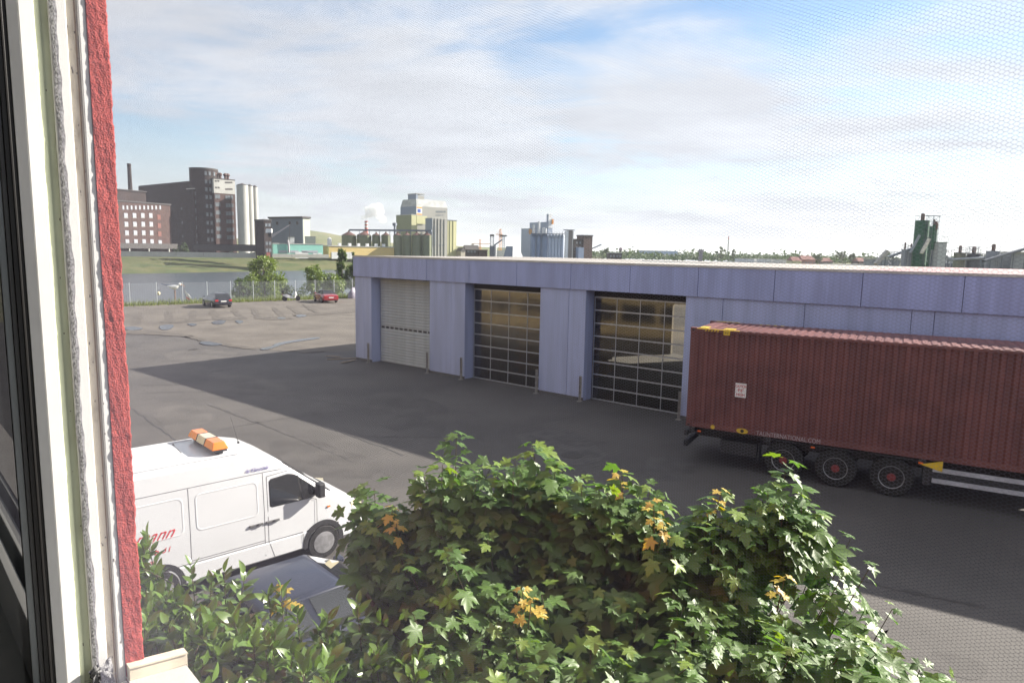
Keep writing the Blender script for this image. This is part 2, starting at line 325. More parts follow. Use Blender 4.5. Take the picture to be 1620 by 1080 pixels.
for (a_, c_, b_) in (((230, 610), (420, 600), (640, 640)), ((225, 622), (420, 612), (630, 655)), ((300, 690), (520, 640), (760, 640)), ((560, 690), (760, 690), (960, 700)), ((1300, 900), (1400, 930), (1560, 960)), ((330, 640), (470, 690), (560, 730))):
    A, Cc, B = (ground(*q)[:2] for q in (a_, c_, b_)); L_ = []; n_ = 30
    for i in range(n_ + 1): t = i / n_; L_.append(A * (1 - t) ** 2 + 2 * Cc * t * (1 - t) + B * t * t)
    L_ = np.array(L_); dL = np.gradient(L_, axis=0); nn = np.stack([-dL[:, 1], dL[:, 0]], 1); nn /= np.linalg.norm(nn, axis=1)[:, None]; wv = .05 + rng.normal(0, .02, (n_ + 1, 1))
    MB().add([(p[0], p[1], .0075) for p in L_ + nn * wv] + [(p[0], p[1], .0075) for p in L_ - nn * wv], [(i, i + 1, n_ + 2 + i, n_ + 1 + i) for i in range(n_)]).build('tyre_mark', m_skid, yard_o)
g = ground(905, 720); o = MB().lathe([(0, 0), (.33, 0), (.33, .012), (.30, .016), (0, .016)], 24).build('manhole_cover', M('cast iron', (.06, .055, .05), .6, metal=.4), None, (g[0], g[1], 0)); tag(o, 'round cast iron manhole cover in the shaded yard', 'manhole cover')
m_board = M('grey board', (.22, .17, .12), .9, scale=4)
for i, (px_, py_, rz_, ln_, lb) in enumerate(((541, 568, .4, 1.6, 'longest weathered board lying by the warehouse corner'), (551, 573, 1.1, 1.1, 'short board lying across others by the warehouse corner'), (528, 566, -.3, .9, 'small grey board farthest left of the warehouse corner'))):
    g = ground(px_, py_); tag(MB().box(-ln_ / 2, ln_ / 2, -.08, .08, .012 + .03 * i, .04 + .03 * i).build('loose_board', m_board, None, (g[0], g[1], 0), rz_), lb, 'board', 'loose boards by the warehouse corner')
# ------------------------------------------------------------------ warehouse
WA = math.atan2(-.637, .771)
m_panel = M('lilac-grey cladding', (0.385, 0.43, 0.64), 0.45, var=0.10, scale=1.0, spec=0.4, ribs=3.0, stretch=(2.5, 2.5, .18), detail=10)
m_panel2 = M('lilac-grey fascia', (0.33, 0.375, 0.61), 0.42, var=0.10, scale=1.0, spec=0.4, stretch=(2.5, 2.5, .25), detail=10)
m_dark = M('dark void', (0.02, 0.02, 0.022), 0.8)
m_joint = M('joint filler', (0.03, 0.03, 0.04), 0.7)
m_alu = M('aluminium rail', (0.42, 0.44, 0.50), 0.4, metal=0.5, var=0.06)
m_slat = M('galvanised shutter slat', (0.46, 0.49, 0.52), 0.6, var=0.08, metal=0.0, scale=4, spec=.3)
m_conc = M('concrete floor', (0.16, 0.155, 0.15), 0.8, scale=1.2)
m_roof = M('pale roof membrane', (0.27, 0.25, 0.235), 0.85, scale=0.6, col2=(0.35, 0.325, 0.30))
m_roofp = M('faded red roof membrane', (0.30, 0.18, 0.19), 0.85, scale=0.6, col2=(0.38, 0.24, 0.245))
m_inside = M('inside wall', (0.22, 0.20, 0.17), 0.9, scale=0.7)
wh = empty('warehouse', (-8.63, 37.35, 0), WA, 'long low lilac-grey warehouse with one roller shutter and two glazed gates', 'warehouse')
LEN = 31.3; DEP = 15.0; HT = 5.68; ZF = 4.58
pill = [(0.0, 1.38), (5.89, 8.28), (12.73, 15.06), (19.42, LEN)]
splits = {0: [0.0, 0.74, 1.38], 1: [5.89, 7.37, 8.28], 2: [12.73, 14.21, 15.06], 3: [19.42, 20.82, 23.6, 26.67, 27.26, 30.1, LEN]}
for k, (a, b) in enumerate(pill):
    core = MB().box(a + 0.06, b - (0.06 if b < LEN else 0.06), 0.05, 0.55, 0.0, ZF); core.build('wall_core', m_joint, wh)
    sp = splits[k]
    for i in range(len(sp) - 1):
        bx('cladding_panel', m_panel, wh, sp[i] + (0.008 if i else 0), sp[i + 1] - 0.008 * (i < len(sp) - 2), 0.0, 0.05, 0.12, ZF - 0.004, bevel=0.006)
    bx('plinth', M('grey plinth', (0.12, 0.12, 0.125), 0.9), wh, a + 0.02, b - 0.02, 0.02, 0.05, 0.0, 0.116)
    # returns into the gate recesses
    bx('cladding_return', m_panel, wh, a, a + 0.05, 0.052, 0.62, 0.0, ZF - 0.004); bx('cladding_return', m_panel, wh, b - 0.05, b, 0.052, 0.62, 0.0, ZF - 0.004)
fj = [0.0, 2.83, 5.73, 8.59, 11.45, 14.32, 17.09, 19.88, 22.59, 25.27, 27.92, 30.6, LEN]
for i in range(len(fj) - 1):
    bx('fascia_panel', m_panel2, wh, fj[i] - (0.06 if i == 0 else -0.008), fj[i + 1] - 0.008 * (i < len(fj) - 2), -0.07, -0.02, ZF, HT - 0.03, bevel=0.006)
bx('fascia_core', m_joint, wh, -0.01, LEN - 0.01, -0.019, 0.62, ZF + 0.01, HT - 0.04)
bx('soffit', m_dark, wh, 1.5, 19.3, 0.05, 0.62, ZF - 0.03, ZF + 0.009)
# side and back walls, floor, roof with an added light slot
bx('side_wall', m_panel, wh, 0.0, 0.2, 0.63, DEP, 0, HT - 0.04); bx('side_wall', m_panel, wh, LEN - 0.2, LEN, 0.63, DEP, 0, HT - 0.04)
bo = [(24.3, 27.3, 3.2)]
RD0, RD1 = 11.6, 14.4        # rear gateway seen through the right-hand glazed gate
for a, b, z0, z1 in ((0.2, RD0, 0, HT - 0.04), (RD1, LEN - 0.2, 0, HT - 0.04), (RD0, RD1, 3.1, HT - 0.04)):
    bx('back_wall', m_inside, wh, a, b, DEP - 0.25, DEP, z0, z1)
bx('floor', m_conc, wh, 0.2, LEN - 0.2, 0.6, DEP, 0.0, 0.015)
SK = (6.5, 10.0); SX = (12.0, 16.5)  # opening invented so that sun falls on the timber stack
for i, (a, b, c, d, mm) in enumerate(((-0.06, SX[0], -0.07, DEP, m_roof), (SX[0], SX[1], -0.07, SK[0], m_roof), (SX[0], SX[1], SK[1], DEP, m_roof), (SX[1], 24.7, -0.07, DEP, m_roof), (24.7, LEN, -0.07, DEP, m_roofp))):
    bx('roof_section', mm, wh, a, b, c, d, HT - 0.03, HT + (0.015 if mm is m_roofp else 0.012))
bx('added_roof_light', Mglass('added roof light', (0.9, 0.9, 0.88), 0.05), wh, SX[0], SX[1], SK[0], SK[1], HT - 0.02, HT + 0.0)
bx('roof_edge_trim', M('pale trim', (0.5, 0.48, 0.45), 0.5), wh, -0.08, LEN, -0.09, -0.072, HT - 0.05, HT + 0.03)
# roller shutter, one object per slat
sh_box = MB(); w_ = 5.89 - 1.38 - 0.1
P_ = .15
me_sl = MB().add([(0, 0.03, 0), (w_, 0.03, 0), (0, 0.03, 0.022), (w_, 0.03, 0.022), (0, -0.012, 0.03), (w_, -0.012, 0.03), (0, -0.02, 0.08), (w_, -0.02, 0.08), (0, -0.004, P_ - .006), (w_, -0.004, P_ - .006), (0, 0.03, P_), (w_, 0.03, P_), (0, 0.04, P_), (w_, 0.04, P_), (0, 0.04, 0), (w_, 0.04, 0)],
                 [(0, 1, 3, 2), (2, 3, 5, 4), (4, 5, 7, 6), (6, 7, 9, 8), (8, 9, 11, 10), (10, 11, 13, 12), (12, 13, 15, 14), (14, 15, 1, 0)]).mesh('slat', m_slat)
zz = 0.0
m_vis = M('shutter vision slot', (0.03, 0.03, 0.035), 0.3)
for i in range(45):
    if i == 12:
        bx('vision_slat', m_slat, wh, 1.43, 5.84, 0.6, 0.62, zz, zz + 0.20)
        for k in range(12):
            bx('vision_slot', m_vis, wh, 1.50 + k * 0.365, 1.50 + k * 0.365 + 0.26, 0.592, 0.599, zz + 0.045, zz + 0.155)
        zz += 0.2; continue
    if zz > ZF - 0.15: break
    o = obj('slat', me_sl, wh, (1.43, 0.60, zz)); zz += P_
# glazed sectional gates
m_pane = Mglass('acrylic gate pane', (0.62, 0.60, 0.55), 0.08, wavy=0.10, rough=.10)
m_pane2 = Mglass('clear gate pane', (0.72, 0.71, 0.68), 0.04, wavy=0.05, rough=.06)
def gate(a, b, nm, topz=4.28):
    y = 0.56; nrow = 8; h = topz / nrow
    rail = MB().box(0, b - a, 0, 0.06, 0, 0.05).mesh('rail', m_alu)
    for i in range(nrow + 1): obj('rail', rail, wh, (a, y - (0.012 if i % 2 else 0), max(0.005, i * h - 0.025)))
    nc = 4; wd = (b - a) / nc
    mul = MB().box(0, 0.03, 0, 0.045, 0, h - 0.054).mesh('mullion', m_alu)
    pn = MB().box(0, wd - 0.034, 0, 0.012, 0, h - 0.054).mesh('pane', nm)
    for i in range(nrow):
        for k in range(nc + 1): obj('mullion', mul, wh, (min(b - 0.03, max(a, a + k * wd - 0.015)), y + 0.006, i * h + 0.027))
        for k in range(nc): obj('pane', pn, wh, (a + k * wd + 0.017, y + 0.025, i * h + 0.027))
    bx('gate_header', m_dark, wh, a, b, y, y + 0.08, topz + 0.03, ZF - 0.031)
gate(8.34, 12.67, m_pane); gate(15.12, 19.36, m_pane2)
# steel guard posts at the gate jambs
m_gpost = M('scuffed steel', (0.42, 0.41, 0.40), 0.5, metal=0.4, scale=6, col2=(0.27, 0.25, 0.23))
gp_lab = ['left jamb of the roller shutter', 'right jamb of the roller shutter', 'left jamb of the middle gate', 'right jamb of the middle gate', 'left jamb of the right-hand gate', 'right jamb of the gate beside the container']
gme = MB().box(-0.04, 0.04, -0.012, 0, 0, 1.05).box(-0.04, -0.028, -0.08, -0.013, 0, 1.05).box(-0.09, 0.09, -0.15, 0.03, 0, 0.012).mesh('guard_post', m_gpost)
for i, s in enumerate((1.34, 5.93, 8.26, 12.77, 15.04, 19.46)):
    p = np.array([-8.63, 37.35]) + np.array([.771, -.637]) * s - np.array([.637, .771]) * 0.16
    tag(obj('guard_post', gme, None, (p[0], p[1], 0), WA), 'steel angle guard post at ' + gp_lab[i], 'guard post', 'guard posts at the warehouse gates')
# timber stack added for brown bands in the middle gate panes
m_tim = M('stacked timber', (0.38, 0.25, 0.10), 0.8, scale=2, col2=(0.50, 0.36, 0.17), stretch=(0.3, 3, 6))
ts = empty('added_timber_stack', (wh.location.x, wh.location.y, 0), WA, 'yellow-brown timber added behind the middle glazed gate for its brown bands', 'timber stack')
for r in range(6):
    for k in range(5):
        bx('board_bundle', m_tim, ts, 8.7 + k * 0.02 + rng.uniform(0, 0.15), 13.2 - rng.uniform(0, 0.3), 3.2 + k * 0.5, 3.2 + k * 0.5 + 0.46, 0.25 + r * 0.62, 0.25 + r * 0.62 + 0.42)
    for q in (9.0, 11.0, 12.6): bx('spacer', m_tim, ts, q, q + 0.1, 3.2, 5.7, 0.02 + r * 0.62 if r else 0.016, 0.25 + r * 0.62)
# ------------------------------------------------------------------ container on its trailer
CA = -rad(29.5)
m_red = M('oxide red container paint', (0.115, 0.040, 0.038), 0.55, scale=1.2, col2=(0.165, 0.058, 0.053), detail=10)
m_yel = M('yellow marking', (0.62, 0.42, 0.03), 0.5, var=0.1); m_blk = M('black marking', (0.015, 0.015, 0.015), 0.5); m_white = M('white marking', (0.75, 0.75, 0.73), 0.5, var=0.05); m_redink = M('red ink', (0.5, 0.03, 0.03), 0.5)
ct = empty('shipping_container', (5.14, 19.55, 1.12), CA, 'oxide-red corrugated forty-foot shipping container standing on a trailer', 'container')
CL, CW, CH = 12.19, 2.44, 2.9
def corr(x0, x1, base, dep, per=0.278):
    p = []; x = x0
    while x < x1 - 1e-6:
        for dx, dd in ((0, 0), (0.085, 0), (0.125, dep), (0.238, dep)):
            if x + dx < x1: p.append((x + dx, base + dd))
        x += per
    p.append((x1, base)); return p
def corr_sheet(name, x0, x1, base, dep, z0, z1):
    pl = corr(x0, x1, base, dep); n = len(pl); mb = MB()
    mb.add([(x, y, z0) for x, y in pl] + [(x, y, z1) for x, y in pl], [(i, i + 1, n + i + 1, n + i) for i in range(n - 1)])
    return mb.build(name, m_red, ct)
corr_sheet('side_wall', 0.14, CL - 0.14, 0.02, 0.05, 0.15, CH - 0.10); corr_sheet('side_wall', 0.14, CL - 0.14, CW - 0.02, -0.05, 0.15, CH - 0.10)
# roof: cross corrugations
rp = corr(0.2, CL - 0.2, CH - 0.035, 0.020, 0.209); n = len(rp); mb = MB()
mb.add([(x, 0.06, z) for x, z in rp] + [(x, CW - 0.06, z) for x, z in rp], [(i, i + 1, n + i + 1, n + i) for i in range(n - 1)]); mb.build('roof', m_red, ct)
for yy in (0.0, CW - 0.07):
    bx('top_rail', m_red, ct, 0.18, CL - 0.18, yy, yy + 0.07, CH - 0.10, CH - 0.03); bx('bottom_rail', m_red, ct, 0.18, CL - 0.18, yy, yy + 0.07, 0.0, 0.15)
for xx in (0.0, CL - 0.16):
    for yy in (0.0, CW - 0.16):
        bx('corner_post', m_red, ct, xx + 0.005, xx + 0.155, yy + 0.005, yy + 0.155, 0.12, CH - 0.12)
        for zz in (0.0, CH - 0.12): bx('corner_casting', m_red, ct, xx - 0.003, xx + 0.175, yy - 0.003, yy + 0.163, zz, zz + 0.119, bevel=0.008)
        for zz in (0.03, CH - 0.09): bx('casting_hole', m_blk, ct, xx + 0.05, xx + 0.12, yy - 0.006 if yy == 0 else yy + 0.10, yy + 0.02 if yy == 0 else yy + 0.166, zz, zz + 0.05)
bx('end_wall', m_red, ct, 0.03, 0.07, 0.16, CW - 0.16, 0.12, CH - 0.1); bx('end_wall', m_red, ct, CL - 0.07, CL - 0.03, 0.16, CW - 0.16, 0.12, CH - 0.1)
bx('header_beam', m_red, ct, 0.18, 0.5, 0.071, CW - 0.071, CH - 0.09, CH - 0.01)
# high-cube markings on the roof edge and side
bx('yellow_band', m_yel, ct, 0.18, 1.35, -0.001, 0.10, CH - 0.029, CH - 0.020); bx('yellow_band', m_yel, ct, 0.22, 0.46, 0.11, 0.55, CH - 0.009, CH - 0.004)
bx('yellow_band', m_yel, ct, 0.9, 1.2, 0.11, 0.45, CH - 0.012, CH - 0.006); bx('yellow_band', m_yel, ct, 0.18, 0.9, CW - 0.13, CW - 0.02, CH - 0.009, CH - 0.003); bx('yellow_band', m_yel, ct, 1.5, 2.2, CW - 0.13, CW - 0.02, CH - 0.029, CH - 0.02)
for i in range(5):
    MB().add([(0.40 + i * 0.085, -0.0035, CH - 0.085), (0.44 + i * 0.085, -0.0035, CH - 0.085), (0.47 + i * 0.085, -0.0035, CH - 0.045), (0.43 + i * 0.085, -0.0035, CH - 0.045)], [(0, 1, 2, 3)]).build('hazard_stripe', m_yel, ct)
bx('height_plate', m_yel, ct, 0.93, 1.11, -0.008, -0.001, CH - 0.16, CH - 0.032); text('plate_mark', '9\'6"', 0.075, m_blk, ct, (1.02, -0.0095, CH - 0.125), (rad(90), 0, 0), 'CENTER')
bx('caution_sign', m_white, ct, 1.34, 1.64, 0.010, 0.018, 1.02, 1.42)
for i, (s_t, z_) in enumerate((('CAUTION', 1.30), ('9\'6"', 1.18), ('HIGH', 1.06))):
    text('sign_word', s_t, 0.105 if i != 1 else 0.12, m_redink, ct, (1.49, 0.0085, z_), (rad(90), 0, 0), 'CENTER', sx=0.62 if i == 0 else 0.9, bold=0.002)
text('lettering', 'TALINTERNATIONAL.COM', 0.175, M('faded lettering', (.40, .36, .38), .6), ct, (1.98, -0.0045, 0.015), (rad(90), 0, 0), sx=0.78)
o = MB().lathe([(0.0, 0), (0.10, 0), (0.10, 0.004), (0.0, 0.004)], 20).build('tie_down_plate', m_yel, ct); o.location = (1.60, -0.001, 0.07); o.rotation_euler = (rad(90), 0, 0); o.scale = (1.6, 0.75, 1)
o = MB().lathe([(0.0, 0), (0.06, 0), (0.06, 0.004), (0.0, 0.004)], 20).build('tie_down_plate', m_yel, ct); o.location = (0.78, -0.001, 0.07); o.rotation_euler = (rad(90), 0, 0)
o = MB().lathe([(0.0, 0), (0.05, 0), (0.05, 0.004), (0.0, 0.004)], 16).build('tie_down_hole', m_blk, ct); o.location = (1.60, -0.0055, 0.07); o.rotation_euler = (rad(90), 0, 0)
# trailer
m_chas = M('black chassis paint', (0.022, 0.022, 0.025), 0.55, var=0.2, scale=3)
m_tyre = M('tyre rubber', (0.014, 0.0135, 0.0135), 0.85, var=0.2, scale=5)
m_hub = M('red wheel hub', (0.20, 0.03, 0.03), 0.5); m_rim = M('worn white rim', (0.26, 0.26, 0.27), 0.5, metal=0.3, var=0.2, scale=8)
m_orange = M('orange reflector', (0.8, 0.13, 0.01), 0.3); m_guard = M('galvanised side guard', (0.46, 0.46, 0.50), 0.4, metal=0.35)
tr = empty('semi_trailer', (5.14, 19.55, 0), CA, 'black container trailer with three axles under the red container', 'trailer')
for yy in (0.72, 1.52): bx('main_beam', m_chas, tr, 0.15, 12.3, yy, yy + 0.16, 0.70, 1.05)
for xx in (0.1, 2.2, 5.9, 8.2, 11.9): bx('cross_bearer', m_chas, tr, xx, xx + 0.16, 0.02, 2.42, 0.95, 1.117)
bx('rear_bumper', m_chas, tr, -0.05, 0.06, 0.05, 2.39, 0.50, 0.66); bx('rear_light_bar', m_chas, tr, -0.04, 0.05, 0.05, 2.39, 0.82, 0.98)
bx('tail_lamp', M('red lamp', (0.5, 0.02, 0.01), 0.25), tr, -0.055, -0.041, 0.1, 0.45, 0.85, 0.95)
def wheel_truck(x, y, sgn):
    w = MB().lathe([(0.30, -0.14), (0.47, -0.14), (0.51, -0.10), (0.515, 0.0), (0.51, 0.10), (0.47, 0.14), (0.30, 0.14)], 32).build('wheel', m_tyre, tr, smooth=True)
    w.location = (x, y, 0.515); w.rotation_euler = (rad(90), 0, 0)
    r_ = MB().lathe([(0.0, 0.125 * 1), (0.27, 0.125), (0.300, 0.139), (0.298, 0.150), (0.285, 0.146), (0.22, 0.06), (0.17, 0.04), (0.0, 0.04)][::-1], 28).build('rim', m_rim, w, smooth=True)
    h_ = MB().lathe([(0.13, 0.0), (0.13, 0.11), (0.10, 0.145), (0.0, 0.15)], 16).build('hub', m_hub, w, smooth=True)
    if sgn > 0: r_.rotation_euler = (0, rad(180), 0); h_.rotation_euler = (0, rad(180), 0)
for xx in (2.72, 4.03, 5.34):
    for yy, sg in ((0.19, -1), (2.25, 1)): wheel_truck(xx, yy, sg)
    MB().cyl((xx, 0.3, 0.515), (xx, 2.1, 0.515), 0.075).build('axle', m_chas, tr)
    bx('mudguard', m_chas, tr, xx - 0.52, xx + 0.52, 0.03, 0.40, 1.04, 1.075)
bx('underride_tank', m_chas, tr, 1.0, 2.0, 0.12, 0.6, 0.45, 0.82); bx('mudflap', m_chas, tr, 2.05, 2.08, 0.05, 0.42, 0.3, 0.9)
bx('tool_box', m_chas, tr, 6.02, 6.2, 0.1, 0.5, 0.45, 0.95)
for zz in (0.55, 0.83): bx('side_guard_rail', m_guard, tr, 6.22, 10.2, 0.02, 0.06, zz, zz + 0.11)
for xx in (6.5, 8.2, 9.9): bx('guard_bracket', m_chas, tr, xx, xx + 0.08, 0.061, 0.12, 0.5, 0.95)
MB().add([(5.95, -0.005, 0.98), (6.42, -0.005, 0.86), (6.42, -0.005, 1.13), (5.95, 0.02, 0.98), (6.42, 0.02, 0.86), (6.42, 0.02, 1.13)], [(0, 1, 2), (5, 4, 3), (0, 3, 4, 1), (1, 4, 5, 2), (2, 5, 3, 0)]).build('yellow_wedge', m_yel, tr)
for xx in (0.35, 3.4, 5.9): bx('side_reflector', m_orange, tr, xx, xx + 0.1, 0.0, 0.018, 0.99, 1.03)
for yy in (0.5, 1.7): bx('landing_leg', m_chas, tr, 10.3, 10.48, yy, yy + 0.15, 0.0, 0.75)
# ==PART3==
# ------------------------------------------------------------------ white van
m_van = M('white van paint', (0.60, 0.61, 0.63), 0.28, var=0.02, scale=1, coat=0.4)
m_seam = M('panel gap', (0.14, 0.14, 0.15), 0.6); m_blkp = M('black plastic', (0.03, 0.03, 0.032), 0.5); m_cglass = Mglass('dark vehicle glass', refl=0.10, dark=(0.012, 0.014, 0.016))
m_amber = M('amber lens', (0.80, 0.20, 0.02), 0.2, var=0.08, coat=0.5); m_clear = M('clear lens', (0.62, 0.56, 0.40), 0.2, var=0.06, coat=0.5)
m_chrome = M('metal trim', (0.6, 0.6, 0.6), 0.2, metal=1.0, var=0.03)
VH = math.atan2(.682, .731)
van = empty('delivery_van', (-4.31, 13.56, 0), VH, 'white panel van with amber roof beacon bar parked in the sun', 'van')
def lean(z): return 0.0 if z < 1.2 else 0.055 * (z - 1.2) + 0.02 * max(0, z - 1.9)
st = [(-4.12, 2.30, .93), (-4.06, 2.36, .955), (-3.6, 2.385, .965), (-2.6, 2.39, .965), (-1.7, 2.385, .965), (-1.35, 2.36, .965), (-1.05, 2.28, .965), (-.75, 2.10, .962), (-.35, 1.78, .955), (.05, 1.46, .945), (.35, 1.24, .935), (.60, 1.11, .915), (.82, .99, .885), (.92, .88, .86), (.97, .70, .82)]
rings = []
for x, zt, hw in st:
    half = []
    for z in (.30, .34, .62, .64, .9, 1.2, 1.5, 1.75, 1.98):
        z2 = min(z, zt - 0.17); half.append((hw - lean(z2) - (0.03 if z == .30 else 0) + (0.012 if .34 <= z <= .62 else 0), z2))
    e = hw - lean(min(1.98, zt - 0.17))
    half += [(e - 0.035, zt - 0.10), (e - 0.10, zt - 0.04), (e - 0.22, zt - 0.008), (e - 0.45, zt)]
    rings.append([(x, -a, b) for a, b in half] + [(x, a, b) for a, b in half[::-1]])
MB().loft(rings).build('body', m_van, van, smooth=True, sharp=28)
def vside(z, off=0.0): return -(0.965 - lean(z) + off)
def vstrip(name, m, x0, z0, x1, z1, w, off=0.0015, par=None):
    """thin strip lying on the right-hand flank"""
    n = 6; d = np.array([x1 - x0, z1 - z0]); d /= np.linalg.norm(d); nn = np.array([-d[1], d[0]]) * w / 2; mb = MB(); vs = []
    for i in range(n + 1):
        x = x0 + (x1 - x0) * i / n; z = z0 + (z1 - z0) * i / n
        for s in (1, -1):
            zz = z + nn[1] * s; vs.append((x + nn[0] * s, vside(zz, off + (0.012 if zz < .63 else 0)), zz))
    mb.add(vs, [(2 * i, 2 * i + 1, 2 * i + 3, 2 * i + 2) for i in range(n)]); return mb.build(name, m, par or van)
for a in ((-4.0, 1.99, -.62, 1.99), (-2.47, .40, -2.47, 1.98), (-1.17, .40, -1.17, 1.98), (-1.10, .66, -1.10, 1.90), (-1.10, 1.90, -.55, 1.94), (-.13, .70, -.13, 1.24), (-.13, 1.24, -.28, 1.32), (-4.0, .66, -.43, .66), (-2.47, .70, -1.17, .70), (-1.10, .66, -1.0, .34), (-.43, .45, -.43, .66)):
    vstrip('panel_gap', m_seam, *a, 0.012)
def rpanel(x0, x1, z0, z1, r=0.09):
    pts = []
    for cx_, cz_, a0 in ((x1 - r, z1 - r, 0), (x0 + r, z1 - r, 90), (x0 + r, z0 + r, 180), (x1 - r, z0 + r, 270)):
        for k in range(5): t = rad(a0 + k * 22.5); pts.append((cx_ + r * math.cos(t), cz_ + r * math.sin(t)))
    mb = MB(); n = len(pts); vs = []
    cx_, cz_ = (x0 + x1) / 2, (z0 + z1) / 2
    for (x, z) in pts:
        for g, off in ((0.0, 0.0012), (0.012, 0.007), (0.03, 0.0012)):
            fx = x - math.copysign(g, x - cx_) if abs(x - cx_) > 0.02 else x; fz = z - math.copysign(g, z - cz_) if abs(z - cz_) > 0.02 else z
            vs.append((fx, vside(fz, off), fz))
    fs = []
    for i in range(n):
        j = (i + 1) % n
        for k in range(2): fs.append((3 * i + k, 3 * j + k, 3 * j + k + 1, 3 * i + k + 1))
    mb.add(vs, fs); mb.build('pressed_panel', m_van, van, smooth=True, sharp=80)
rpanel(-3.85, -2.56, 1.20, 1.86); rpanel(-2.37, -1.27, 1.20, 1.86)
# driver-side window, as glass lying on the leaning flank
def vpoly(name, pts, m, off=0.004, th=0.004):
    n = len(pts); vs = [(x, vside(z, off), z) for x, z in pts] + [(x, vside(z, off - th), z) for x, z in pts]
    return MB().add(vs, [tuple(range(n)), tuple(range(2 * n - 1, n - 1, -1))] + [(i, n + i, n + (i + 1) % n, (i + 1) % n) for i in range(n)]).build(name, m, van)
wp = [(-1.02, 1.30), (-1.06, 1.33), (-1.06, 1.80), (-1.02, 1.84), (-.70, 1.87), (-.56, 1.84), (-.06, 1.42), (-.06, 1.38), (-.16, 1.33), (-.30, 1.30)]
wo = vpoly('side_window_frame', wp, m_blkp, 0.003)
cxw, czw = -.58, 1.56
vpoly('side_window', [(cxw + (x - cxw) * 0.95 - 0.01, czw + (z - czw) * 0.93) for x, z in wp], m_cglass, 0.007)
vstrip('window_bar', m_blkp, -.42, 1.31, -.50, 1.80, 0.035, 0.009)
for hx in (-1.02, -1.33):
    h_ = MB().box(hx - 0.13, hx + 0.13, -0.995, -0.967, 1.02, 1.065).box(hx + 0.02, hx + 0.12, -1.015, -0.9955, 1.03, 1.075); h_.build('door_handle', M('grey handle', (0.13, 0.13, 0.13), 0.45), van, bevel=0.01)
# mirror
mr = MB().box(-.20, -.05, -1.20, -1.02, 1.33, 1.62).build('wing_mirror', m_blkp, van, bevel=0.035); bx('mirror_arm', m_blkp, mr, -.16, -.08, -1.03, -.93, 1.36, 1.46)
ml = MB().box(-.20, -.05, 1.02, 1.20, 1.33, 1.62).build('wing_mirror', m_blkp, van, bevel=0.035); bx('mirror_arm', m_blkp, ml, -.16, -.08, .93, 1.03, 1.36, 1.46)
# windscreen lying on the slope between roof and bonnet
MB().add([(-.70, -.80, 2.06), (-.70, .80, 2.06), (.28, .87, 1.29), (.28, -.87, 1.29)], [(0, 1, 2, 3)]).build('windscreen', m_cglass, van, loc=(.012, 0, .016))
for y0, y1 in ((-.7, .05), (.05, .75)): MB().cyl((.31, y1, 1.31), (.10, y0, 1.48), 0.012).build('wiper', m_blkp, van)
# wheels
def arch_ring(parent, x, z, r0, r1, ya, yb, t0, t1, mat):
    mb = MB(); ts = [rad(t) for t in np.linspace(t0, t1, 17)]; R = [[(x + r * math.cos(t), y, z + r * math.sin(t)) for r, y in ((r0, ya), (r1, ya), (r1, yb), (r0, yb))] for t in ts]
    mb.loft(R); return mb.build('wheel_arch', mat, parent)
def car_wheel(parent, x, y, r, w, mrim=None, steel=True):
    o = MB().lathe([(r * .62, -w / 2), (r * .93, -w / 2), (r, -w * .35), (r, w * .35), (r * .93, w / 2), (r * .62, w / 2)], 28).build('wheel', m_tyre, parent, smooth=True)
    o.location = (x, y, r); o.rotation_euler = (rad(90) if y < 0 else rad(-90), 0, 0)
    MB().lathe([(0.0, w * .50), (r * .20, w * .50), (r * .24, w * .46), (r * .45, w * .40), (r * .58, w * .47), (r * .64, w * .52), (r * .60, w * .53)], 24).build('rim', mrim or m_rim, o, smooth=True)
    for k in range(8):
        a = rad(45 * k); MB().cyl((r * .5 * math.cos(a), r * .5 * math.sin(a), w * .40), (r * .5 * math.cos(a), r * .5 * math.sin(a), w * .45), r * .055, n=8).build('rim_hole', m_blkp, o)
    return o
for xx in (0.0, -3.0):
    for s in (-1, 1):
        arch_ring(van, xx, .36, .335, .43, s * .955, s * .980, -8, 188, m_blkp); bx('wheel_well', m_blkp, van, xx - .34, xx + .34, s * .955 if s < 0 else .78, s * .78 if s < 0 else .966, .3, .66)
        car_wheel(van, xx, s * .885, .34, .21)
bx('front_bumper', M('grey bumper', (0.30, 0.30, 0.31), 0.5), van, .50, 1.02, -.86, .86, .30, .56, bevel=0.05)
for s in (-1, 1): MB().add([(.66, s * .90, .80), (.94, s * .80, .78), (.90, s * .80, .98), (.62, s * .91, 1.02)], [(0, 1, 2, 3)]).build('headlamp', m_clear, van, loc=(.02, s * .006, 0))
bx('indicator', m_amber, van, .10, .16, -.962, -.948, 1.02, 1.05)
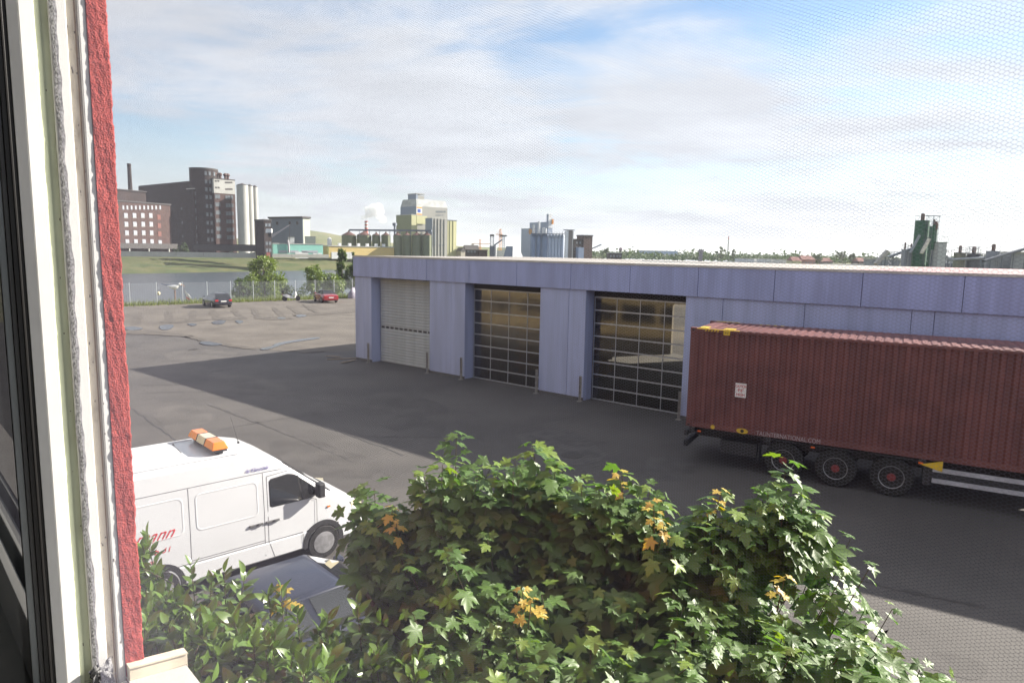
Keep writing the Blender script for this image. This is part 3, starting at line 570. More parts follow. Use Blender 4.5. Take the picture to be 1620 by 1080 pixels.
# roof ribs, beacon bar, aerial
for yy in (-.55, -.2, .2, .55):
    for x0 in (-3.9, -3.25): bx('roof_rib', m_van, van, x0, x0 + .5, yy - .05, yy + .05, 2.38, 2.397, bevel=0.008)
for s in (-1, 1): bx('roof_gutter', m_van, van, -3.95, -1.5, s * .74 - .02, s * .74 + .02, 2.375, 2.391)
bb = MB().box(-.11, .11, -.66, .66, 0, .03).build('beacon_base', m_blkp, van, loc=(-1.8, 0, 2.445))
for y0, y1, mm in ((-.655, -.215, m_amber), (-.195, .195, m_clear), (.215, .655, m_amber)):
    t0 = 0.07 if y0 < -.6 else 0.0; t1 = 0.07 if y1 > .6 else 0.0
    MB().add([(-.15, y0, .032), (.15, y0, .032), (.15, y1, .032), (-.15, y1, .032), (-.10, y0 + t0, .16), (.10, y0 + t0, .16), (.10, y1 - t1, .16), (-.10, y1 - t1, .16)],
             [(0, 3, 2, 1), (4, 5, 6, 7), (0, 1, 5, 4), (1, 2, 6, 5), (2, 3, 7, 6), (3, 0, 4, 7)]).build('beacon_lens', mm, bb, bevel=0.012)
for yy in (-.205, .205): MB().prof([(-.153, .031), (.153, .031), (.103, .163), (-.103, .163)], yy - .009, yy + .009).build('lens_divider', m_blkp, bb)
for yy in (-.55, .55): bx('beacon_foot', m_blkp, bb, -.06, .06, yy - .05, yy + .05, -.055, -.001)
MB().cyl((-1.2, .1, 2.34), (-1.32, .12, 2.85), .006, .003, 6).cyl((-1.2, .1, 2.32), (-1.2, .1, 2.36), .025, .02, 10).build('aerial', m_blkp, van)
MB().cyl((-2.3, -.1, 2.39), (-2.42, -.1, 2.55), .008, .006, 6).cyl((-2.42, -.1, 2.55), (-2.43, -.1, 2.575), .018, .018, 8).build('stub_aerial', m_blkp, van)
# lettering on the flank (small slant follows the leaning side)
m_violet = M('violet lettering', (0.14, 0.12, 0.35), 0.5); m_rlet = M('red lettering', (0.50, 0.04, 0.05), 0.5)
def vtext(body, x, z, size, m, shear=0.25, sx=1.0): return text('lettering', body, size, m, van, (x, vside(z, 0.004), z), (rad(90 - 3.3), 0, 0), shear=shear, sx=sx)
vtext('de Klänschde', -1.48, 2.04, .10, m_violet, .25, 0.80)
vtext('mann', -3.36, 1.20, .32, m_rlet, .75, 0.85); vtext('621 96 31', -3.42, .98, .165, m_rlet, .3, .95); vtext('www.klänschdewanne.de', -4.0, .83, .125, m_rlet, .3, .75)

# ------------------------------------------------------------------ cars
def make_car(name, loc, rz, label, paint, L=4.4, hw=.87, belt=.95, roofz=1.43, cabin=(-1.75, -1.2, .10, .95), tail=.92, roof_mat=None, hood=.84, rtop=.62):
    """local x forward, y left; cabin = rear base, rear roof, front roof, windscreen base"""
    o = empty(name, loc, rz, label, 'car')
    h = L / 2; stt = [(-h, .42, tail - .22, .74), (-h + .06, .30, tail - .05, .81), (-h + .25, .24, tail, .85), (-h + .9, .22, belt + .01, hw), (0, .20, belt, hw + .005), (h - 1.35, .21, belt - .01, hw), (h - .7, .22, hood, hw - .02), (h - .22, .25, hood - .12, .80), (h - .05, .30, hood - .2, .74), (h, .38, .52, .68)]
    R = []
    for x, z0, z1, w in stt:
        hh = z1 - z0; s = [(w - .10, z0), (w - .02, z0 + .06), (w, z0 + hh * .35), (w + .012, z0 + hh * .6), (w - .02, z0 + hh * .86), (w - .075, z1 - .02), (w - .17, z1), (w * .5, z1 + .025)]
        R.append([(x, -a, b) for a, b in s] + [(x, a, b) for a, b in s[::-1]])
    MB().loft(R).build('body', paint, o, smooth=True, sharp=45)
    xr0, xr1, xf1, xf0 = cabin; wb = hw - .10; zb = belt - .03
    def frus(k):       # greenhouse outline, k shrinks towards glass panes
        return [(xr0, -wb, zb), (xf0, -wb, zb), (xf0, wb, zb), (xr0, wb, zb), (xr1, -rtop, roofz), (xf1, -rtop, roofz), (xf1, rtop, roofz), (xr1, rtop, roofz)]
    V = [np.array(p) for p in frus(0)]
    mid = [(xr0 * .35 + xr1 * .65, wb * .4 + rtop * .6 + .015, zb * .35 + roofz * .65), (xf0 * .4 + xf1 * .6 , wb * .4 + rtop * .6 + .015, zb * .35 + roofz * .65)]
    rg = [[(xr0, -wb, zb), (xf0, -wb, zb), (xf0, wb, zb), (xr0, wb, zb)], [(xr1, -rtop, roofz - .03), (xf1, -rtop, roofz - .03), (xf1, rtop, roofz - .03), (xr1, rtop, roofz - .03)],
          [(xr1 + .12, -rtop + .10, roofz + .012), (xf1 - .12, -rtop + .10, roofz + .012), (xf1 - .12, rtop - .10, roofz + .012), (xr1 + .12, rtop - .10, roofz + .012)]]
    MB().loft(rg).build('cabin', roof_mat or paint, o, smooth=True, sharp=50, bevel=0.02)
    def pane(nm, a, b, c, d, e=0.08, off=.006):
        a, b, c, d = (np.array(p, float) for p in (a, b, c, d)); cc = (a + b + c + d) / 4; nrm = np.cross(b - a, d - a); nrm /= np.linalg.norm(nrm)
        q = [cc + (p - cc) * (1 - e) for p in (a, b, c, d)]
        vs = [p + nrm * off for p in q] + [p - nrm * .01 for p in q]
        return MB().add(vs, [(0, 1, 2, 3), (7, 6, 5, 4), (0, 4, 5, 1), (1, 5, 6, 2), (2, 6, 7, 3), (3, 7, 4, 0)]).build(nm, m_cglass, o)
    T = lambda p: p - np.array([0, 0, .03])
    pane('windscreen', V[1], V[2], T(V[6]), T(V[5]), .07); pane('rear_window', V[3], V[0], T(V[4]), T(V[7]), .10)
    for s, (a, b, c, d) in ((-1, (V[0], V[1], T(V[5]), T(V[4]))), (1, (V[2], V[3], T(V[7]), T(V[6])))):
        m0 = (a + b) / 2; m1 = (c + d) / 2
        if s < 0: pane('side_window', a, m0, m1, d, .10); pane('side_window', m0, b, c, m1, .10)
        else: pane('side_window', a, m0, m1, d, .10); pane('side_window', m0, b, c, m1, .10)
    for s in (-1, 1):
        for xx in (-h + .85, h - .85):
            arch_ring(o, xx, .32, .30, .36, s * (hw - .03), s * (hw + .018), -15, 195, m_blkp); car_wheel(o, xx, s * (hw - .075), .31, .20, M('alloy rim', (0.45, 0.45, 0.46), 0.3, metal=0.7))
        MB().box(xf0 - .30, xf0 - .16, s * (hw + .02), s * (hw + .18), .92, 1.05).build('wing_mirror', paint, o, bevel=.03)
        MB().box(-h - .012, -h + .10, s * .50, s * .80, tail - .30, tail - .12).build('tail_lamp', M('red tail lamp', (0.45, 0.012, 0.012), 0.2, coat=.5), o, bevel=.015)
        MB().box(h - .16, h - .03, s * .45, s * .72, hood - .30, hood - .18).build('headlamp', m_clear, o, bevel=.015)
        for hx in (-.55, .35): MB().box(hx - .09, hx + .09, s * (hw - .01), s * (hw + .022), .80, .83).build('door_handle', paint, o, bevel=.006)
        for hx in (xr0 + .75, -.10, xf0 - .1): MB().box(hx - .004, hx + .004, s * (hw + .0), s * (hw + .012), .32, .86).build('door_gap', m_blkp, o)
    MB().box(-h - .018, -h + .03, -.26, .26, tail - .34, tail - .22).build('number_plate', m_white, o)
    MB().box(-h - .03, -h + .2, -.80, .80, .34, .55).build('rear_bumper', paint, o, bevel=.04)
    return o
m_navy = M('dark slate-blue car paint', (0.022, 0.026, 0.045), 0.35, var=0.05, coat=0.35, spec=.4)
m_bcar = M('dark blue-black car paint', (0.012, 0.012, 0.022), 0.25, var=0.05, coat=1.0); m_rcar = M('dark red car paint', (0.30, 0.012, 0.02), 0.25, var=0.05, coat=1.0); m_soft = M('black soft top', (0.012, 0.012, 0.014), 0.8)
make_car('parked_car', (-2.67, 9.52, 0), VH, 'dark slate-blue saloon car parked beside the white van, half behind the bushes', m_navy, L=4.6, cabin=(-1.85, -1.25, -.05, .95), roofz=1.47, tail=.98)
HF = math.atan2(.73, -.68)
k_ = ground(350, 483)
ec = make_car('parked_car', (-29.9, 68.8, 0), HF - .05, 'dark blue-black estate car parked nose-in at the wire fence', m_bcar, L=4.5, cabin=(-2.15, -1.75, .05, .95), roofz=1.42, tail=.95, rtop=.62)
for s in (-1, 1): MB().cyl((-1.5, s * .56, 1.46), (-.1, s * .56, 1.46), .018).build('roof_bar', m_blkp, ec)
make_car('parked_car', (-21.2, 77.2, 0), HF - .18, 'dark red convertible with black soft top parked at the fence', m_rcar, L=4.2, cabin=(-1.35, -.75, .05, .85), roofz=1.34, roof_mat=m_soft, tail=.90)
# ------------------------------------------------------------------ scooter
m_scw = M('white scooter fairing', (0.72, 0.72, 0.74), 0.3, var=0.03)
g_ = ground(461, 476)
sc = empty('motor_scooter', (g_[0], g_[1], 0), rad(28), 'white and black motor scooter with red tail light standing by the fence', 'scooter')
for xx in (-.72, .72):
    w = MB().lathe([(.15, -.07), (.26, -.07), (.29, -.04), (.29, .04), (.26, .07), (.15, .07)], 24).build('wheel', m_tyre, sc, smooth=True); w.location = (xx, 0, .29); w.rotation_euler = (rad(90), 0, 0)
    MB().lathe([(0, -.06), (.16, -.06), (.16, .06), (0, .06)], 18).build('rim', m_scw, w)
MB().loft([[(-.95, -.10, .62), (-.95, .10, .62), (-.95, .08, .80), (-.95, -.08, .80)], [(-.6, -.19, .42), (-.6, .19, .42), (-.6, .17, .78), (-.6, -.17, .78)], [(-.1, -.19, .30), (-.1, .19, .30), (-.1, .16, .62), (-.1, -.16, .62)], [(.25, -.17, .26), (.25, .17, .26), (.25, .15, .40), (.25, -.15, .40)]]).build('body', m_scw, sc, smooth=True, bevel=.03)
MB().loft([[(-.98, -.13, .80), (-.98, .13, .80), (-.98, .11, .92), (-.98, -.11, .92)], [(-.5, -.17, .74), (-.5, .17, .74), (-.5, .15, .86), (-.5, -.15, .86)], [(.05, -.13, .62), (.05, .13, .62), (.05, .11, .76), (.05, -.11, .76)]]).build('seat', m_blkp, sc, bevel=.03)
MB().loft([[(.28, -.22, .30), (.40, -.20, .30), (.40, .20, .30), (.28, .22, .30)], [(.42, -.26, .75), (.60, -.18, .75), (.60, .18, .75), (.42, .26, .75)], [(.40, -.20, 1.08), (.52, -.14, 1.05), (.52, .14, 1.05), (.40, .20, 1.08)]]).build('front_shield', m_scw, sc, smooth=True, bevel=.03)
MB().add([(.44, -.22, 1.0), (.44, .22, 1.0), (.24, .18, 1.42), (.24, -.18, 1.42), (.45, -.22, 1.0), (.45, .22, 1.0), (.25, .18, 1.42), (.25, -.18, 1.42)], [(0, 1, 2, 3), (7, 6, 5, 4), (0, 4, 5, 1), (1, 5, 6, 2), (2, 6, 7, 3), (3, 7, 4, 0)]).build('windshield', m_cglass, sc)
MB().cyl((.36, -.34, 1.08), (.36, .34, 1.08), .018).build('handlebar', m_blkp, sc); MB().cyl((.70, 0, .30), (.45, 0, .95), .04).build('fork', m_blkp, sc)
bx('tail_lamp', M('red tail lamp', (0.45, 0.012, 0.012), 0.2), sc, -1.03, -.96, -.12, .12, .74, .82); bx('top_case', m_blkp, sc, -1.05, -.72, -.18, .18, .93, 1.20, bevel=.06)
MB().cyl((.36, .34, 1.1), (.30, .40, 1.28), .012).cyl((.30, .36, 1.26), (.30, .46, 1.30), .05, .05, 10).build('mirror', m_blkp, sc)
# ------------------------------------------------------------------ bundle under a tarpaulin
g_ = ground(556, 472)
m_tarp = M('lilac-grey tarpaulin', (0.20, 0.18, 0.23), 0.45, scale=3, col2=(0.30, 0.28, 0.33), bump=0.6, bscale=6, bdist=.05)
tmb = MB(); R_ = []
for j, (z, k) in enumerate(((0, 1.0), (.35, 1.02), (.7, .92), (1.0, .72), (1.2, .45), (1.28, .1))):
    R_.append([(1.05 * k * math.cos(t) * (1 + .10 * math.sin(5 * t + j)), .48 * k * math.sin(t) * (1 + .12 * math.cos(7 * t + 2 * j)), z + .10 * math.sin(3 * t + j) * (j > 1)) for t in np.linspace(0, 2 * math.pi, 25)[:-1]])
tag(tmb.loft(R_).build('covered_motorcycle', m_tarp, None, (g_[0] + .3, g_[1] + .6, 0), rad(60), smooth=True, sharp=60), 'bundle covered with a lilac-grey tarpaulin beside the warehouse corner', 'covered motorcycle')
# ------------------------------------------------------------------ wire fence
m_galv = M('galvanised fence', (0.50, 0.53, 0.55), 0.45, metal=0.3, var=0.08, scale=5)
P0 = np.array([-38.2, 68.0]); P1 = np.array([-19.98, 85.0]); fd = (P1 - P0) / 10.0
fe = empty('wire_fence', (P0[0], P0[1], 0), math.atan2(fd[1], fd[0]), 'galvanised wire panel fence along the river edge of the lot', 'fence'); fl = np.linalg.norm(fd)
pm = MB().box(-.03, .03, -.03, .03, 0, 2.25).box(-.035, .035, -.035, .035, 2.25, 2.27).mesh('post', m_galv)
pw = MB()
for k in range(20):
    z = .06 + k * .11; pw.box(.03, fl - .03, -.010, -.004, z - .005, z + .005)
for k in range(1, 12):
    x = k * fl / 12; pw.box(x - .002, x + .002, -.003, .003, .05, 2.2)
pwm = pw.mesh('wire_panel', m_galv)
for i in range(-4, 18):
    obj('post', pm, fe, (i * fl, 0, 0)); obj('wire_panel', pwm, fe, (i * fl, -.04, 0))
# ------------------------------------------------------------------ small things behind the fence
m_wood = M('weathered brown post', (0.16, 0.09, 0.06), 0.9, scale=6); m_wht = M('weathered white', (0.75, 0.75, 0.74), 0.6, var=.05)
q = at(277, 470, 74.5)
fg = empty('weather_vane', (q[0], q[1], -.05), rad(15), 'white bird-like vane on a brown post behind the fence', 'weather vane')
MB().cyl((0, 0, -.6), (0, 0, 1.25), .09, .07, 8).build('post', m_wood, fg)
R_ = []
for x, r, z in ((-.75, .03, 1.72), (-.4, .14, 1.62), (0, .27, 1.55), (.3, .22, 1.62), (.45, .10, 1.75)):
    R_.append([(x, r * math.cos(t), z + r * math.sin(t)) for t in np.linspace(0, 2 * math.pi, 11)[:-1]])
MB().loft(R_).build('body', m_wht, fg, smooth=True)
MB().lathe([(0, -.16), (.12, -.1), (.16, 0), (.12, .1), (0, .16)], 12, (.52, 0, 1.88)).build('head', m_wht, fg, smooth=True)
MB().cyl((.65, 0, 1.84), (1.05, 0, 1.66), .07, .02, 8).build('beak', M('orange brown', (0.45, 0.20, 0.06), 0.6), fg)
MB().add([(-.1, .05, 1.72), (-1.35, .02, 1.95), (-1.3, .02, 1.87), (-.1, .05, 1.60), (-.1, .09, 1.72), (-1.35, .05, 1.95), (-1.3, .05, 1.87), (-.1, .09, 1.60)], [(0, 1, 2, 3), (7, 6, 5, 4), (0, 4, 5, 1), (1, 5, 6, 2), (2, 6, 7, 3), (3, 7, 4, 0)]).build('wing', M('dark blue vane', (0.05, 0.08, 0.18), 0.5), fg)
q = at(297, 476, 76)
fg = empty('small_flag', (q[0], q[1], -.2), rad(-20), 'small red and white cloth flag leaning behind the fence', 'flag')
MB().cyl((0, 0, -.3), (-.5, 0, 1.45), .02, .015, 8).build('flagpole', m_wood, fg)
for nm, mm, z0, z1 in (('white_half', m_wht, .55, 1.3), ('red_half', M('red cloth', (0.55, .03, .03), .7), .2, .55)):
    V_ = []; F_ = []
    for i in range(13):
        x = i / 12
        for z in (z0, z1):
            V_.append((-.5 * (z + .3) / 1.75 + x * 1.1 * (1.35 - z * .55), .07 * math.sin(5 * x + z), .05 + z - x * .35 * (z > .5) - .15 * x))
    for i in range(12): F_.append((2 * i, 2 * i + 1, 2 * i + 3, 2 * i + 2))
    o = MB().add(V_, F_).build(nm, mm, fg); s = o.modifiers.new('thick', 'SOLIDIFY'); s.thickness = .006
q = at(251, 463, 71.5)
o = MB().lathe([(.0, 0), (.13, .04), (.17, .2), (.10, .36), (0, .40)], 12).build('buoy', M('pale yellow float', (.75, .68, .45), .5), None, (q[0], q[1], q[2] - .2), smooth=True); o.rotation_euler = (rad(35), rad(20), 0)
tag(o, 'pale yellow float hanging behind a fence post', 'buoy'); 
MB().cyl((0, 0, .4), (.1, .25, .75), .012, .012, 6).build('rope', m_wood, o)
# ==PART4==
# ------------------------------------------------------------------ vegetation
def leaf_mats(o, mats):
    for m in mats: o.data.materials.append(m)
MAPLE_HALF = [(0.0, 0.0), (-0.10, 0.12), (-0.12, 0.30), (-0.20, 0.46), (0.0, 0.42), (0.12, 0.35), (0.26, 0.52), (0.50, 0.74), (0.50, 0.58), (0.60, 0.52), (0.52, 0.36), (0.50, 0.24), (0.66, 0.30), (0.80, 0.34), (0.80, 0.20), (0.92, 0.16), (1.12, 0.0)]
def leaf_geo(half, cx_, fold=0.18, droop=0.25):
    pts = half + [(x, -y) for x, y in half[-2:0:-1]]
    P = [(cx_, 0.0)] + pts
    v = np.array([(x, y, fold * abs(y) - droop * (x ** 2) - 0.35 * (abs(y) ** 2)) for x, y in P])
    n = len(pts); f = [(0, 1 + i, 1 + (i + 1) % n) for i in range(n)]
    return v, f
def leaf_geo_lance(fold=0.2, droop=0.3, w=0.19):
    v = []
    xs = [0, .12, .35, .6, .82, 1.0]; ws = [0.02, .55, 1, .92, .5, 0.0]
    for x, k in zip(xs, ws): v += [(x, w * k, fold * w * k - droop * x * x), (x, 0, -droop * x * x), (x, -w * k, fold * w * k - droop * x * x)]
    f = []
    for i in range(len(xs) - 1):
        a = 3 * i; f += [(a, a + 1, a + 4, a + 3), (a + 1, a + 2, a + 5, a + 4)]
    return np.array(v), f
def frames(dirs, ups):
    x = dirs / np.linalg.norm(dirs, axis=1)[:, None]; z = ups - (ups * x).sum(1)[:, None] * x; z /= np.linalg.norm(z, axis=1)[:, None]; y = np.cross(z, x); return np.stack([x, y, z], 2)
def joined_leaves(name, variants, T, R, S, V, mats, mi, parent, base):
    """one mesh out of many leaf transforms"""
    vs = []; fs = []; ms = []; off = 0
    for k in range(len(T)):
        v, f = variants[V[k]]; p = (R[k] @ (v * S[k]).T).T + T[k] - base
        vs.append(p); fs += [tuple(i + off for i in q) for q in f]; ms += [mi[k]] * len(f); off += len(v)
    me = bpy.data.meshes.new(name); me.from_pydata(np.concatenate(vs).tolist(), [], fs)
    for m in mats: me.materials.append(m)
    me.polygons.foreach_set('material_index', ms); me.polygons.foreach_set('use_smooth', [True] * len(fs)); me.update()
    return tag(obj(name, me, parent), kind='stuff')
def plant(root, base, variants, T, R, S, V, mats, mi, nparts):
    """the largest-showing leaves as parts, the rest as one foliage mass"""
    T = np.array(T); R = np.array(R); S = np.array(S); V = np.array(V); mi = np.array(mi)
    c = T - np.array([0, 0, EYE]); dz = c @ _f; px = FPX * (c @ _r) / np.maximum(dz, .1); py = -FPX * (c @ _u) / np.maximum(dz, .1)
    inv = (dz > .5) & (abs(px) < 820) & (abs(py) < 560) & (px > -590)
    # leave out leaves that have another leaf mass between them and the eye: keep the outermost per cell
    cell = {}; order = np.argsort(dz)
    score = np.where(inv, S / np.maximum(dz, .1), 0)
    for k in order:
        if not inv[k]: continue
        key = (int(px[k] // 18), int(py[k] // 18)); n_ = cell.get(key, 0)
        if n_ >= 1: score[k] *= .02
        cell[key] = n_ + 1
    score = np.where(mi > 0, score * 3, score)
    top = np.argsort(-score)[:nparts]; sel = np.zeros(len(T), bool); sel[top] = True
    meshes = {}
    for k in top:
        key = (V[k], mi[k])
        if key not in meshes:
            v, f = variants[V[k]]; me = bpy.data.meshes.new('leaf'); me.from_pydata(v.tolist(), [], f); me.materials.append(mats[mi[k]]); me.polygons.foreach_set('use_smooth', [True] * len(f)); meshes[key] = me
        o = obj('leaf', meshes[key], root); m = Matrix.Identity(4)
        for i in range(3):
            for j in range(3): m[i][j] = R[k][i][j] * S[k]
            m[i][3] = T[k][i] - base[i]
        o.matrix_local = m
    r = ~sel
    return joined_leaves('foliage', variants, T[r], R[r], S[r], V[r], mats, mi[r], root, base)
m_bark = M('grey-brown bark', (0.10, 0.08, 0.06), 0.9, scale=8, bump=0.6, bscale=25, bdist=.01)
m_twig = M('olive-brown twig', (0.07, 0.06, 0.03), 0.8, scale=6)
m_maple = Mleaf('maple leaf', (0.060, 0.128, 0.026), (0.125, 0.215, 0.050), rough=0.48, trans=0.38, spec=0.55)
m_autumn = Mleaf('yellowing maple leaf', (0.44, 0.41, 0.06), (0.45, 0.29, 0.07), rough=0.5, trans=0.3)
m_young = Mleaf('young maple leaf', (0.13, 0.22, 0.03), (0.19, 0.27, 0.05), rough=0.45, trans=0.35)
mv = [leaf_geo(MAPLE_HALF, .30, .16, .22), leaf_geo(MAPLE_HALF, .30, .05, .42), leaf_geo(MAPLE_HALF, .30, .32, .12), leaf_geo(MAPLE_HALF, .30, -.08, .30), leaf_geo(MAPLE_HALF, .30, .40, .35)]
TB = np.array([0.55, 4.9, 0.0])
maple = empty('maple_tree', tuple(TB), 0, 'broad-leaved green maple below the window with a few yellow and orange leaf tufts', 'tree')
T, R, S, V, MI = [], [], [], [], []; twigs = MB()
def shoot(base, tipdir, length, size, m=0, node=.055, shrink=.5):
    """an upright shoot with opposite pairs of leaves"""
    n = max(2, int(length / node)); d = np.array(tipdir, float); d /= np.linalg.norm(d); p = np.array(base, float); a0 = rng.uniform(0, math.pi)
    ax = np.cross(d, [0.3, .9, .1]); ax /= np.linalg.norm(ax); ay = np.cross(d, ax)
    twigs.cyl(p - TB - d * .1, p - TB + d * length, .005, .0025, 5)
    for k in range(n + 1):
        t = k / n; c = p + d * length * t
        for s in (0, 1):
            a = a0 + k * math.pi / 2 + s * math.pi + rng.normal(0, .25); o_ = ax * math.cos(a) + ay * math.sin(a); o_[2] *= .6
            sz = size * (1 - shrink * t ** 2) * rng.uniform(.62, 1.22); pet = sz * rng.uniform(.35, .75); el = rng.uniform(.15, .55) + .35 * t
            q = c + (o_ * math.cos(el) + np.array([0, 0, 1]) * math.sin(el)) * pet
            dirv = o_ + np.array([0, 0, rng.uniform(-.55, .12) + .25 * t]); up = np.array([0, 0, 1.]) + rng.normal(0, .28, 3) + np.array([.22, -.12, 0])
            T.append(q); R.append(frames(dirv[None], up[None])[0]); S.append(sz); V.append(int(rng.integers(0, 5))); MI.append(m if m == 1 else (2 if (t > .85 and rng.random() < .35) else 0))
        if t == 1.0: pass
def domeY(x, y): return 5.4 - 2.3 * (y - 740) / 460.0 + (0.35 if x < 700 else 0) - .25 * max(0, (x - 1000) / 500)
# silhouette-carrying leaders, from the survey of the photograph (column, row, distance)
lead = [(722, 690, 5.6, .8), (700, 735, 5.5, .6), (757, 745, 5.4, .55), (842, 706, 5.3, .75), (812, 745, 5.2, .5), (880, 735, 5.1, .55), (918, 765, 4.9, .45), (985, 752, 4.8, .6), (1028, 772, 4.6, .5), (960, 780, 4.7, .45), (1140, 782, 4.4, .6), (1120, 815, 4.4, .45), (1168, 812, 4.3, .4),
        (1245, 733, 4.2, .75), (1268, 778, 4.1, .4), (1215, 775, 4.2, .45), (1240, 800, 4.2, .4), (592, 772, 5.5, .6), (625, 800, 5.3, .5), (665, 785, 5.4, .5), (602, 840, 5.2, .45), (635, 885, 4.9, .5), (1060, 850, 4.4, .4)]
for x, y, Y, ln in lead:
    tip = at(x, y, domeY(x, y + 30) - .1); d = np.array([rng.normal(0, .10), rng.normal(0, .10), 1]); d /= np.linalg.norm(d); ln *= 1.2; shoot(tip - d * ln, d, ln, .19, shrink=.5)
    for q in range(4):
        a = q * 1.57 + rng.uniform(0, .8); d2 = np.array([.45 * math.cos(a), .45 * math.sin(a), 1]); d2 /= np.linalg.norm(d2); l2 = ln * rng.uniform(.45, .75); shoot(tip - np.array([0, 0, ln * .95]) + d2 * .05, d2, l2, .17)
# dome of shoots
def inside(x, y):
    """lower-right boundary of the crown as seen; keeps the yard strip free"""
    return True
poly = [(600, 850), (650, 850), (690, 810), (725, 785), (775, 835), (840, 800), (890, 825), (935, 850), (985, 825), (1030, 835), (1085, 890), (1135, 850), (1175, 880), (1190, 850), (1180, 900), (1170, 950), (1290, 990), (1420, 1035), (1540, 1085), (1640, 1220), (560, 1250), (500, 1110), (600, 990), (610, 930)]
def pip(x, y, P):
    c = False; j = len(P) - 1
    for i in range(len(P)):
        if (P[i][1] > y) != (P[j][1] > y) and x < (P[j][0] - P[i][0]) * (y - P[i][1]) / (P[j][1] - P[i][1]) + P[i][0]: c = not c
        j = i
    return c
cnt = 0
while cnt < 470:
    x = rng.uniform(480, 1640); y = rng.uniform(740, 1230)
    if not pip(x, y, poly): continue
    Y = domeY(x, y) + rng.uniform(-.15, .7)
    tip = at(x, y, Y); d = np.array([rng.normal(.05, .3), rng.normal(-.15, .3), 1]); ln = rng.uniform(.25, .5); d /= np.linalg.norm(d)
    shoot(tip - d * ln, d, ln, rng.uniform(.12, .19)); cnt += 1
# inner, lower shoots fill the crown's depth
for k in range(330):
    a = rng.uniform(0, 2 * math.pi); r = math.sqrt(rng.uniform(0, 1)); z = rng.uniform(1.5, 3.6)
    b = TB + np.array([(r * 2.1 if math.cos(a) > 0 else r * 1.35) * math.cos(a), -0.1 + r * 1.5 * math.sin(a), z]); d = np.array([math.cos(a) * .4, math.sin(a) * .4, 1]); shoot(b, d, rng.uniform(.25, .5), .165, node=.09)
for x, y, Y in ((985, 752, 4.65), (1036, 800, 4.35), (1046, 830, 4.25), (618, 806, 5.05), (628, 826, 5.0), (828, 935, 3.85), (838, 950, 3.8), (1236, 918, 3.7), (1133, 782, 4.25), (452, 935, 4.4)):
    tip = at(x, y, (domeY(x, y) - .35) if x > 500 else Y); shoot(tip - np.array([0, 0, .12]), (rng.normal(0, .2), -.2, 1), .14, .075, m=1, node=.05, shrink=.3)
plant(maple, TB, mv, T, R, S, V, [m_maple, m_autumn, m_young], MI, 300)
MB().tube([(0, 0, 0), (.03, .02, .9), (-.02, .05, 1.8)], [.15, .12, .09], 10).build('trunk', m_bark, maple, smooth=True)
for k in range(13):
    a = k * 2.4; r = 1.2 + .8 * (k % 3) / 2; z0 = .7 + .1 * k
    p0 = np.array([0, .03, z0]); p2 = np.array([r * math.cos(a), r * math.sin(a) * .8, 3.2 + .6 * rng.random()]); p1 = (p0 + p2) / 2 + np.array([0, 0, -.25])
    MB().tube([p0, p1, p2], [.055, .035, .014], 7).build('branch', m_bark, maple, smooth=True)
tag(twigs.build('twigs', m_twig, maple), kind='stuff')
# ---- cherry laurel below the window
m_laur = Mleaf('laurel leaf', (0.055, 0.11, 0.018), (0.13, 0.21, 0.04), rough=0.30, trans=0.22, spec=0.7)
lv = [leaf_geo_lance(.25, .25, .24), leaf_geo_lance(.1, .45, .25), leaf_geo_lance(.4, .1, .21)]
def lshoot(base, d, length, size):
    d = np.array(d, float); d /= np.linalg.norm(d); ax = np.cross(d, [0.3, .9, .1]); ax /= np.linalg.norm(ax); ay = np.cross(d, ax); n = int(length / .022); a = rng.uniform(0, 6.28)
    twigs.cyl(np.array(base) - LB_ - d * .1, np.array(base) - LB_ + d * length, .005, .0025, 5)
    for k in range(n + 1):
        t = k / n; a += 2.4; o_ = ax * math.cos(a) + ay * math.sin(a); c = np.array(base) + d * length * t
        dirv = o_ * (1.0 - .55 * t) + d * (.35 + .8 * t) + rng.normal(0, .12, 3); T.append(c + o_ * .01); up = d + rng.normal(0, .2, 3) - o_ * .2
        R.append(frames(dirv[None], up[None])[0]); S.append(size * rng.uniform(.75, 1.1) * (1 - .25 * t)); V.append(int(rng.integers(0, 3))); MI.append(0)
def laurel(base, label, group, lead, poly, count, yfun, nparts, inner):
    global T, R, S, V, MI, twigs, LB_
    T, R, S, V, MI = [], [], [], [], []; twigs = MB(); LB_ = np.array(base, float)
    o = empty('laurel_bush', tuple(base), 0, label, 'bush', group)
    for x, y, Y, ln in lead:
        tip = at(x, y, Y); d = np.array([rng.normal(0, .2), rng.normal(0, .2), 1]); d /= np.linalg.norm(d); lshoot(tip - d * ln, d, ln, .135)
    c = 0
    while c < count:
        x = rng.uniform(150, 720); y = rng.uniform(820, 1260)
        if not pip(x, y, poly): continue
        tip = at(x, y, yfun(x, y) + rng.uniform(-.1, .6)); d = np.array([rng.normal(.1, .4), rng.normal(-.1, .4), 1]); d /= np.linalg.norm(d); ln = rng.uniform(.18, .36); lshoot(tip - d * ln, d, ln, rng.uniform(.11, .15)); c += 1
    for k in range(inner):
        a = rng.uniform(0, 6.28); r = math.sqrt(rng.random()); b = LB_ + np.array([r * .9 * math.cos(a), r * .7 * math.sin(a), rng.uniform(.8, 2.9)]); lshoot(b, (math.cos(a) * .5, math.sin(a) * .5, 1), .3, .12)
    plant(o, LB_, lv, T, R, S, V, [m_laur], MI, nparts)
    for k in range(9):
        a = k * 2.4; MB().tube([(.12 * math.cos(a), .12 * math.sin(a), 0), (.3 * math.cos(a), .3 * math.sin(a), 1.2), (.75 * math.cos(a), .6 * math.sin(a), 2.6)], [.035, .025, .01], 7).build('stem', m_bark, o, smooth=True)
    tag(twigs.build('twigs', m_twig, o), kind='stuff')
